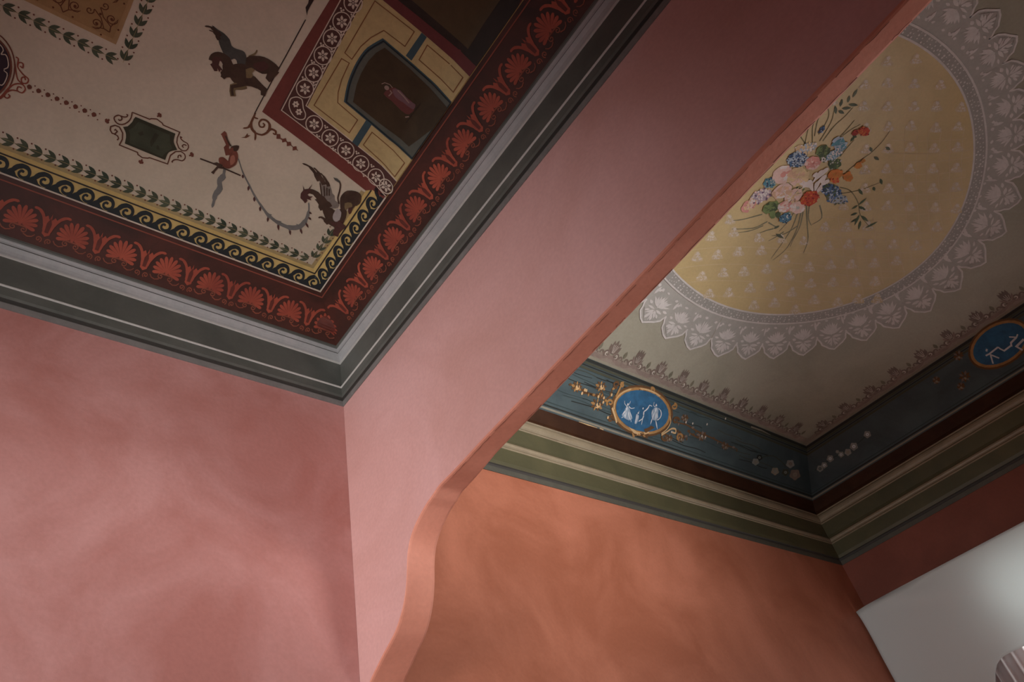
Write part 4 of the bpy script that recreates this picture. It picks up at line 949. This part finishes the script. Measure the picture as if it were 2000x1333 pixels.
# ---- medallion on the back cove
P_cam = paint('cameo_blue', (.028, .13, .27), var=.35); P_go = mat('gilt_paint', (.42, .22, .07), .38, .3, 9); P_god = paint('gilt_shadow', (.13, .06, .02), var=.2); P_gol = mat('gilt_highlight', (.60, .40, .20), .35); P_fig = paint('cameo_white', (.62, .66, .70)); P_fig2 = paint('cameo_grey_blue', (.30, .38, .48))
def ovalpx(cx_, cy_, a, b, rot, n=28): c_, s_ = math.cos(rot), math.sin(rot); return [(cx_ + a * math.cos(t) * c_ - b * math.sin(t) * s_, cy_ + a * math.cos(t) * s_ + b * math.sin(t) * c_) for t in [2 * math.pi * i / n for i in range(n)]]
def R2(pts): return [HRp(*p) for p in pts]
G = BZ(1100, 720, 8.333)
q = Paint('cameo_frame', cr, hR)
q.poly(R2(ovalpx(1253, 803, 62, 49, .30)), P_god, 2, .06); q.poly(R2(ovalpx(1253, 803, 58, 45, .30)), P_go, 3, .06)
q.strip(R2([p for p in ovalpx(1253, 803, 55.5, 42.5, .30, 40)][18:27]), .006, P_gol, 4); q.strip(R2([p for p in ovalpx(1253, 803, 56, 42.5, .30, 40)][28:34]), .006, P_gol, 4)
q.strip(G(smooth([(1520, 490), (1590, 530), (1650, 600), (1690, 670)], 3)), .008, P_gol, 4); q.disc(G([(1525, 485)])[0], .011, P_gol, 4.2)
q.strip(G([(790, 640), (830, 760), (865, 880)]), .010, P_gol, 4); q.strip(G(smooth([(1730, 780), (1740, 880), (1680, 990), (1590, 1060)], 3)), .006, P_gol, 4)
q.strip(G(smooth([(1060, 900), (1090, 960), (1180, 1050), (1290, 1060), (1390, 1040)], 3)), [.012, .012, .010, .008], P_gol, 4.2)
for i in range(7): x = 1230 + 42 * i; y_ = 365 + 14 * i; q.poly(leafp(G([(x - 15, y_ + 30)])[0], G([(x + 20, y_ - 40)])[0], .011), P_gol if i % 2 else P_god, 4.4)
q.strip(G(smooth([(1590, 1085), (1680, 1030), (1760, 980), (1820, 990), (1820, 1050), (1770, 1040)], 3)), .008, P_gol, 4.4)
q.strip(G(smooth([(940, 220), (930, 290), (880, 400), (850, 460)], 3)), .012, P_go, 4)
for i in range(9): t = i * .7; c_ = (1250 + 40 * math.sin(t) + 25 * i - 100, 1040 + 25 * math.cos(t) + 6 * i); q.poly(leafp(G([c_])[0], G([(c_[0] + 50, c_[1] + 25)])[0], .008), P_go if i % 2 else P_god, 4.5)
for cx_, cy_, r_, a0_, tn in ((870, 260, 60, 1.5, 1.2), (960, 270, 40, -1, -1.2), (760, 560, 60, 2.4, 1.1), (770, 830, 55, .5, -1.2), (1180, 1060, 60, 2, 1.3), (1330, 1090, 50, 0, -1.2), (1650, 1110, 65, 1, 1.2), (1900, 1110, 60, 2, 1.2), (1800, 620, 50, -1.5, 1.3), (1830, 850, 60, 0, -1.2), (1440, 360, 50, -2, 1.2)):
    q.strip(G(spiral((cx_, cy_), r_, r_ * .2, a0_, tn, 12)), [.011, .009, .007, .004], P_god if (cx_ // 10) % 2 else P_go, 2.3)
q.poly(G([(1480, 960), (1400, 1010), (1330, 1050), (1300, 990), (1380, 960), (1420, 930)]), P_god, 6)
q.build('gilded scrolled frame of the oval cameo')
q = Paint('cameo', cr, hR); q.poly(R2(ovalpx(1253.5, 803, 52.5, 39.5, .30)), P_cam, 5.2, .06)
def fig(pts, w, m=None, l=6.2): q.strip(G(smooth(pts, 3)), w, m or P_fig, l)
def lf(a, b, w, m=None, l=6.6): q.poly(leafp(G([a])[0], G([b])[0], w, 4), m or P_fig, l)
q.poly(G(smooth([(1005, 640), (1060, 635), (1085, 720), (1115, 810), (1060, 845), (975, 800), (945, 750), (985, 700)], 2, True)), P_fig2, 6)
for a_, b_, w_ in (((1030, 600), (1020, 700), .011), ((1010, 680), (950, 750), .009), ((1015, 690), (1000, 800), .008), ((1045, 690), (1070, 830), .009), ((1070, 700), (1105, 800), .006), ((980, 740), (1010, 810), .006), ((1045, 760), (1090, 840), .006)): lf(a_, b_, w_)
q.disc(G([(1040, 585)])[0], .0058, P_fig, 6.9, 8); fig([(1020, 615), (990, 570), (990, 525)], .0028); fig([(1050, 600), (1075, 560), (1085, 530)], .003); fig([(1055, 615), (1095, 650), (1150, 640)], [.004, .003, .003]); lf((960, 790), (935, 805), .004); fig([(1090, 835), (1095, 870)], .003)
q.poly(G(smooth([(1180, 740), (1215, 760), (1215, 820), (1180, 900), (1150, 890), (1165, 820)], 2, True)), P_fig2, 6)
lf((1190, 740), (1165, 900), .008); lf((1210, 750), (1200, 830), .006); q.disc(G([(1207, 725)])[0], .004, P_fig, 6.9, 8); fig([(1215, 740), (1225, 690)], .0026)
lf((1300, 690), (1295, 780), .009); fig([(1300, 770), (1275, 820), (1215, 860)], [.006, .005, .003]); fig([(1290, 780), (1275, 850), (1262, 915)], [.005, .004, .002]); q.disc(G([(1287, 650)])[0], .0048, P_fig, 6.9, 8); fig([(1305, 700), (1355, 660), (1395, 595)], [.006, .006, .004]); lf((1320, 690), (1390, 630), .010, P_fig2, 6.0); fig([(1395, 595), (1435, 615)], .003)
q.poly(G(smooth([(1470, 640), (1530, 640), (1535, 720), (1510, 830), (1450, 840), (1425, 770), (1445, 700)], 2, True)), P_fig2, 6)
for a_, b_, w_ in (((1500, 630), (1490, 720), .012), ((1480, 700), (1430, 830), .008), ((1500, 710), (1495, 850), .010), ((1515, 720), (1530, 830), .006), ((1440, 800), (1405, 915), .007), ((1490, 830), (1520, 995), .008), ((1445, 660), (1425, 760), .006)): lf(a_, b_, w_)
q.disc(G([(1500, 600)])[0], .0058, P_fig, 6.9, 8); fig([(1485, 625), (1460, 600), (1470, 545)], .0028); fig([(1515, 610), (1500, 575)], .003); fig([(1540, 650), (1575, 690), (1582, 760), (1550, 820), (1510, 840)], [.003, .006, .006, .004, .002])
q.build('blue oval cameo with white dancing figures')
# gilt rosettes and sprays left and right of it
def goldrose(G, x, y, r, kz, lab=None, dim=False):
    q = Paint('gilt_rosette', cr, hR); c = (x, y)
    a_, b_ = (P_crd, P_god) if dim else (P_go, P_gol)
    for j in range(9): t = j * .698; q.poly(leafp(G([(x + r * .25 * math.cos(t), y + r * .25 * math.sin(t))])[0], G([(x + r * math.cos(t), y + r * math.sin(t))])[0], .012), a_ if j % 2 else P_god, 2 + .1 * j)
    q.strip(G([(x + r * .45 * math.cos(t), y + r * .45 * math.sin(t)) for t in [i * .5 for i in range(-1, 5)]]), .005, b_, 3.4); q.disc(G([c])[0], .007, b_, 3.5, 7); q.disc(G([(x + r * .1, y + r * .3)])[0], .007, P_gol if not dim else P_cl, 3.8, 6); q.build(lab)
goldrose(G, 215, 300, 95, 8.3); goldrose(G, 610, 295, 95, 8.3); goldrose(G, 545, 590, 110, 8.3)
for pts in ([(90, 260), (215, 300), (340, 370), (470, 430), (620, 470), (720, 560), (790, 620)], [(300, 400), (420, 410), (560, 450)], [(640, 540), (700, 500), (780, 430), (790, 330)], [(610, 330), (640, 420), (660, 480)], [(720, 800), (790, 760), (800, 680)], [(560, 450), (600, 400), (620, 330)]):
    q = Paint('gilt_spray', cr, hR); q.strip(G(smooth(pts, 3)), [.006, .008, .009, .007, .004], P_god, 1.8)
    for i, p in enumerate(smooth(pts, 2)[::2]): q.poly(leafp(G([p])[0], G([(p[0] + 50 * math.cos(i * 2.1), p[1] + 50 * math.sin(i * 2.1))])[0], .012), P_go if i % 2 else P_god, 2.6)
    q.build()
for x, y in ((565, 460), (655, 480), (645, 550), (370, 360), (300, 405), (780, 430), (720, 800), (345, 350)): q = Paint('pearl', cr, hR); q.disc(G([(x, y)])[0], .007, P_gol, 4.8, 7); q.build()
G2 = BZ(1300, 800, 10)
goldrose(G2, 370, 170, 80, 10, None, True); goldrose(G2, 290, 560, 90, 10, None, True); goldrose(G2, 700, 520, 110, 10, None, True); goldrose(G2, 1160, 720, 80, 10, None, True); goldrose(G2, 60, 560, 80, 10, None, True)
for pts in ([(150, 250), (400, 300), (600, 420), (900, 560), (1150, 680), (1400, 780)], [(420, 420), (560, 520), (700, 560)], [(200, 420), (300, 480), (420, 560)]):
    q = Paint('gilt_spray', cr, hR); q.strip(G2(smooth(pts, 3)), [.006, .008, .007, .005, .003], P_god, 1.8)
    for i, p in enumerate(smooth(pts, 2)): q.poly(leafp(G2([p])[0], G2([(p[0] + 60 * math.cos(i * 2.1), p[1] + 60 * math.sin(i * 2.1))])[0], .011), P_crd if i % 2 else P_god, 2.6)
    q.build()
for x, y in ((390, 250), (520, 275), (110, 440), (700, 520), (770, 540), (1160, 180), (800, 290)): q = Paint('pearl', cr, hR); q.disc(G2([(x, y)])[0], .006, P_crl, 4.8, 6); q.build()
# flowers painted in the cove by the corner
G3 = BZ(1430, 820, 6.0606)
P_dg = paint('bloom_grey', (.26, .27, .25), var=.2); P_dt = paint('bloom_taupe', (.22, .17, .14), var=.2)
def bloom(G, x, y, r, m, m2, lab=None):
    q = Paint('bloom', cr, hR)
    q.poly(G([(x + r * math.cos(t) * (1 + .12 * math.sin(5 * t)), y + r * math.sin(t) * (1 + .12 * math.sin(5 * t))) for t in [i * math.pi / 10 for i in range(20)]]), m, 2); q.poly(G([(x + r * .45 * math.cos(t), y + r * .45 * math.sin(t)) for t in [i * math.pi / 5 for i in range(10)]]), m2, 3.2); q.disc(G([(x, y)])[0], .004, m, 4, 6); q.build(lab)
for x, y, r, m, m2 in ((275, 500, 40, P_dg, P_cl), (320, 450, 34, P_cb, P_dg), (505, 612, 44, P_cl, P_dg), (685, 525, 48, P_dg, P_dt), (740, 652, 62, P_dt, P_cl), (628, 625, 40, P_cg, P_dg), (1160, 462, 40, P_dg, P_fig), (1600, 175, 42, P_dg, P_fig), (1440, 318, 46, P_dg, P_fig), (1370, 385, 40, P_dg, P_cl), (1290, 412, 34, P_dg, P_fig), (1040, 580, 38, P_dg, P_cs), (1090, 540, 36, P_dg, P_fig), (1245, 380, 20, P_dg, P_cl)): bloom(G3, x, y, r, m, m2)
q = Paint('tendril', cr, hR); q.strip(G3(smooth([(640, 560), (560, 480), (480, 430), (380, 440), (300, 470)], 3)), .004, P_cg, 1.8); q.strip(G3(smooth([(980, 600), (1160, 470), (1300, 400), (1450, 310), (1600, 180)], 3)), .004, P_cs, 1.8); q.build('dark tendrils joining the painted blooms')
q = Paint('highlight_stroke', cr, hR); q.strip(G3([(220, 85), (350, 130), (450, 180)]), [.008, .006, .002], P_cl, 3); q.build('pale stroke on the upper moulding line')
q = Paint('highlight_stroke', cr, hR); q.strip(G([(250, 870), (400, 920), (550, 970)]), [.002, .004, .002], P_gol, 3); q.strip(G([(590, 975), (650, 1000)]), .004, P_gol, 3); q.build('pale stroke along the foot of the cove')
# second cameo, in the shadow on the window side
G4 = BZ(1800, 600, 8.33)
q = Paint('cameo_frame', cr, hR); q.poly(R2(ovalpx(1952, 672, 66, 44, -.52)), P_god, 2, .06); q.poly(R2(ovalpx(1952, 672, 62, 40, -.52)), P_go, 3, .06); q.build('gilded frame of the shaded cameo')
q = Paint('cameo', cr, hR); q.poly(R2(ovalpx(1952, 672, 56, 35, -.52)), P_cam, 4.4, .06)
for pts, w in (([(1420, 485), (1540, 490), (1560, 440)], .007), ([(1540, 490), (1450, 580), (1460, 640)], .009), ([(1460, 620), (1340, 710), (1280, 680), (1240, 650)], .008), ([(1240, 650), (1100, 760), (1040, 790)], .008), ([(1110, 770), (1260, 830)], .008), ([(1120, 780), (1160, 920)], .008), ([(1060, 680), (1050, 720)], .009), ([(1660, 520), (1540, 640), (1640, 700)], .010)): q.strip(G4(pts), w, P_fig, 5.4)
q.build('shaded blue oval cameo with white figures')
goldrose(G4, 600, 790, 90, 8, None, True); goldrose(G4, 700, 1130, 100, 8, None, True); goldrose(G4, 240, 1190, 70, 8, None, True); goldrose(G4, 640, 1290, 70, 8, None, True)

# ------------------------------------------------------------------ window dressing
def fabric(name, col, trans, transp=0.0, var=.06):
    m = bpy.data.materials.new(name); m.use_nodes = True; nt = m.node_tree; N = nt.nodes; L = nt.links; N.remove(N['Principled BSDF'])
    out = N['Material Output']; d = N.new('ShaderNodeBsdfDiffuse'); t = N.new('ShaderNodeBsdfTranslucent'); mx = N.new('ShaderNodeMixShader')
    tc = N.new('ShaderNodeTexCoord'); n_ = N.new('ShaderNodeTexNoise'); n_.inputs['Scale'].default_value = 220; L.new(tc.outputs['Object'], n_.inputs['Vector'])
    c = N.new('ShaderNodeMix'); c.data_type = 'RGBA'; c.inputs[6].default_value = (*col, 1); c.inputs[7].default_value = (*[v_ * (1 - var) for v_ in col], 1); L.new(n_.outputs[0], c.inputs[0])
    L.new(c.outputs[2], d.inputs[0]); L.new(c.outputs[2], t.inputs[0]); mx.inputs[0].default_value = trans; L.new(d.outputs[0], mx.inputs[1]); L.new(t.outputs[0], mx.inputs[2])
    last = mx
    if transp:
        tr = N.new('ShaderNodeBsdfTransparent'); m2 = N.new('ShaderNodeMixShader'); m2.inputs[0].default_value = transp; L.new(mx.outputs[0], m2.inputs[1]); L.new(tr.outputs[0], m2.inputs[2]); last = m2
    L.new(last.outputs[0], out.inputs[0]); return m
F_bl = fabric('white_cotton', (.80, .85, .85), .36); F_sh = fabric('sheer_voile', (.88, .87, .88), .74, .22)
bl = empty('fabric_blind'); tag(bl, 'white fabric blind with arched lower edge hanging over the corner window', 'blind')
BO = .17
def zbot(y_):
    if y_ > 1.86: return .45
    t = min(max((1.86 - y_) / .30, 0), 1); return .45 + (1.145 - .45) * (1 - (1 - t) ** 3.2) - .0 * t
NY, NZ = 90, 34; V, Fc = [], []
for i in range(NY + 1):
    y_ = 2.222 - (2.222 + .75) * (i / NY) ** 1.15
    zb = zbot(y_)
    for j in range(NZ + 1):
        t = j / NZ; z_ = 1.713 - (1.713 - zb) * t
        dy, dz = 2.222 - y_, 1.713 - z_; rr = math.hypot(dy, dz) + .02; an = math.atan2(dz, dy)
        w_ = .017 * math.sin(an * 17 + 1.0) * math.exp(-((an - .25) / .28) ** 2) * min(1, rr / .12) * math.exp(-rr * 1.6)
        w_ += .010 * math.sin(dy * 5.0 + .6) * min(1, dz * 2.4) + .004 * math.sin(z_ * 16 + y_ * 9) * min(1, dz * 3)
        lead = .012 * math.exp(-dy / .05) * math.exp(-dz / .05)
        V.append((rw(y_) - BO + w_, y_ + lead, z_ + .018 * math.exp(-dy / .045) * (1 - t) * -.6))
for i in range(NY):
    for j in range(NZ): a = i * (NZ + 1) + j; Fc.append((a, a + 1, a + NZ + 2, a + NZ + 1))
o = meshobj('front_panel', V, Fc, F_bl, bl, None, True)
md = o.modifiers.new('cloth', 'SOLIDIFY'); md.thickness = .003
V = []
for j in range(NZ + 1):
    z_ = 1.705 - (1.705 - .45) * j / NZ; V += [(rw(2.222) - BO + .004, 2.223, z_), (rw(2.222) - .01, 2.226, z_)]
meshobj('side_return', V, [(2 * j, 2 * j + 1, 2 * j + 3, 2 * j + 2) for j in range(NZ)], F_bl, bl)
V = []
for y_ in (2.17, -.75): V += [(rw(y_) - BO + .03, y_, z_) for z_ in (1.694, 1.706)] + [(rw(y_) - .003, y_, z_) for z_ in (1.694, 1.706)]
meshobj('batten', V, [(0, 2, 3, 1), (4, 5, 7, 6), (0, 1, 5, 4), (2, 6, 7, 3), (0, 4, 6, 2), (1, 3, 7, 5)], M_wood, bl)
sh = empty('sheer_curtain'); tag(sh, 'bright sheer pleated curtain hanging behind the fabric blind', 'curtain')
V, Fc = [], []; NY = 420
for i in range(NY + 1):
    y_ = 2.02 - 2.55 * i / NY; d_ = .016 * math.sin(y_ * 95) + .008 * math.sin(y_ * 41 + 1)
    for z_ in (1.26, .9, .2, -.93): V.append((rw(y_) - .075 + d_, y_, z_))
for i in range(NY):
    for j in range(3): a = i * 4 + j; Fc.append((a, a + 1, a + 5, a + 4))
meshobj('curtain_panel', V, Fc, F_sh, sh, None, True)
V = [(rw(y_) - .075 + dx, y_, 1.268 + dz) for y_ in (2.1, -.6) for dx, dz in ((-.008, 0), (0, .008), (.008, 0), (0, -.008))]
meshobj('curtain_rod', V, [(0, 1, 5, 4), (1, 2, 6, 5), (2, 3, 7, 6), (3, 0, 4, 7), (0, 3, 2, 1), (4, 5, 6, 7)], M_wood, sh)
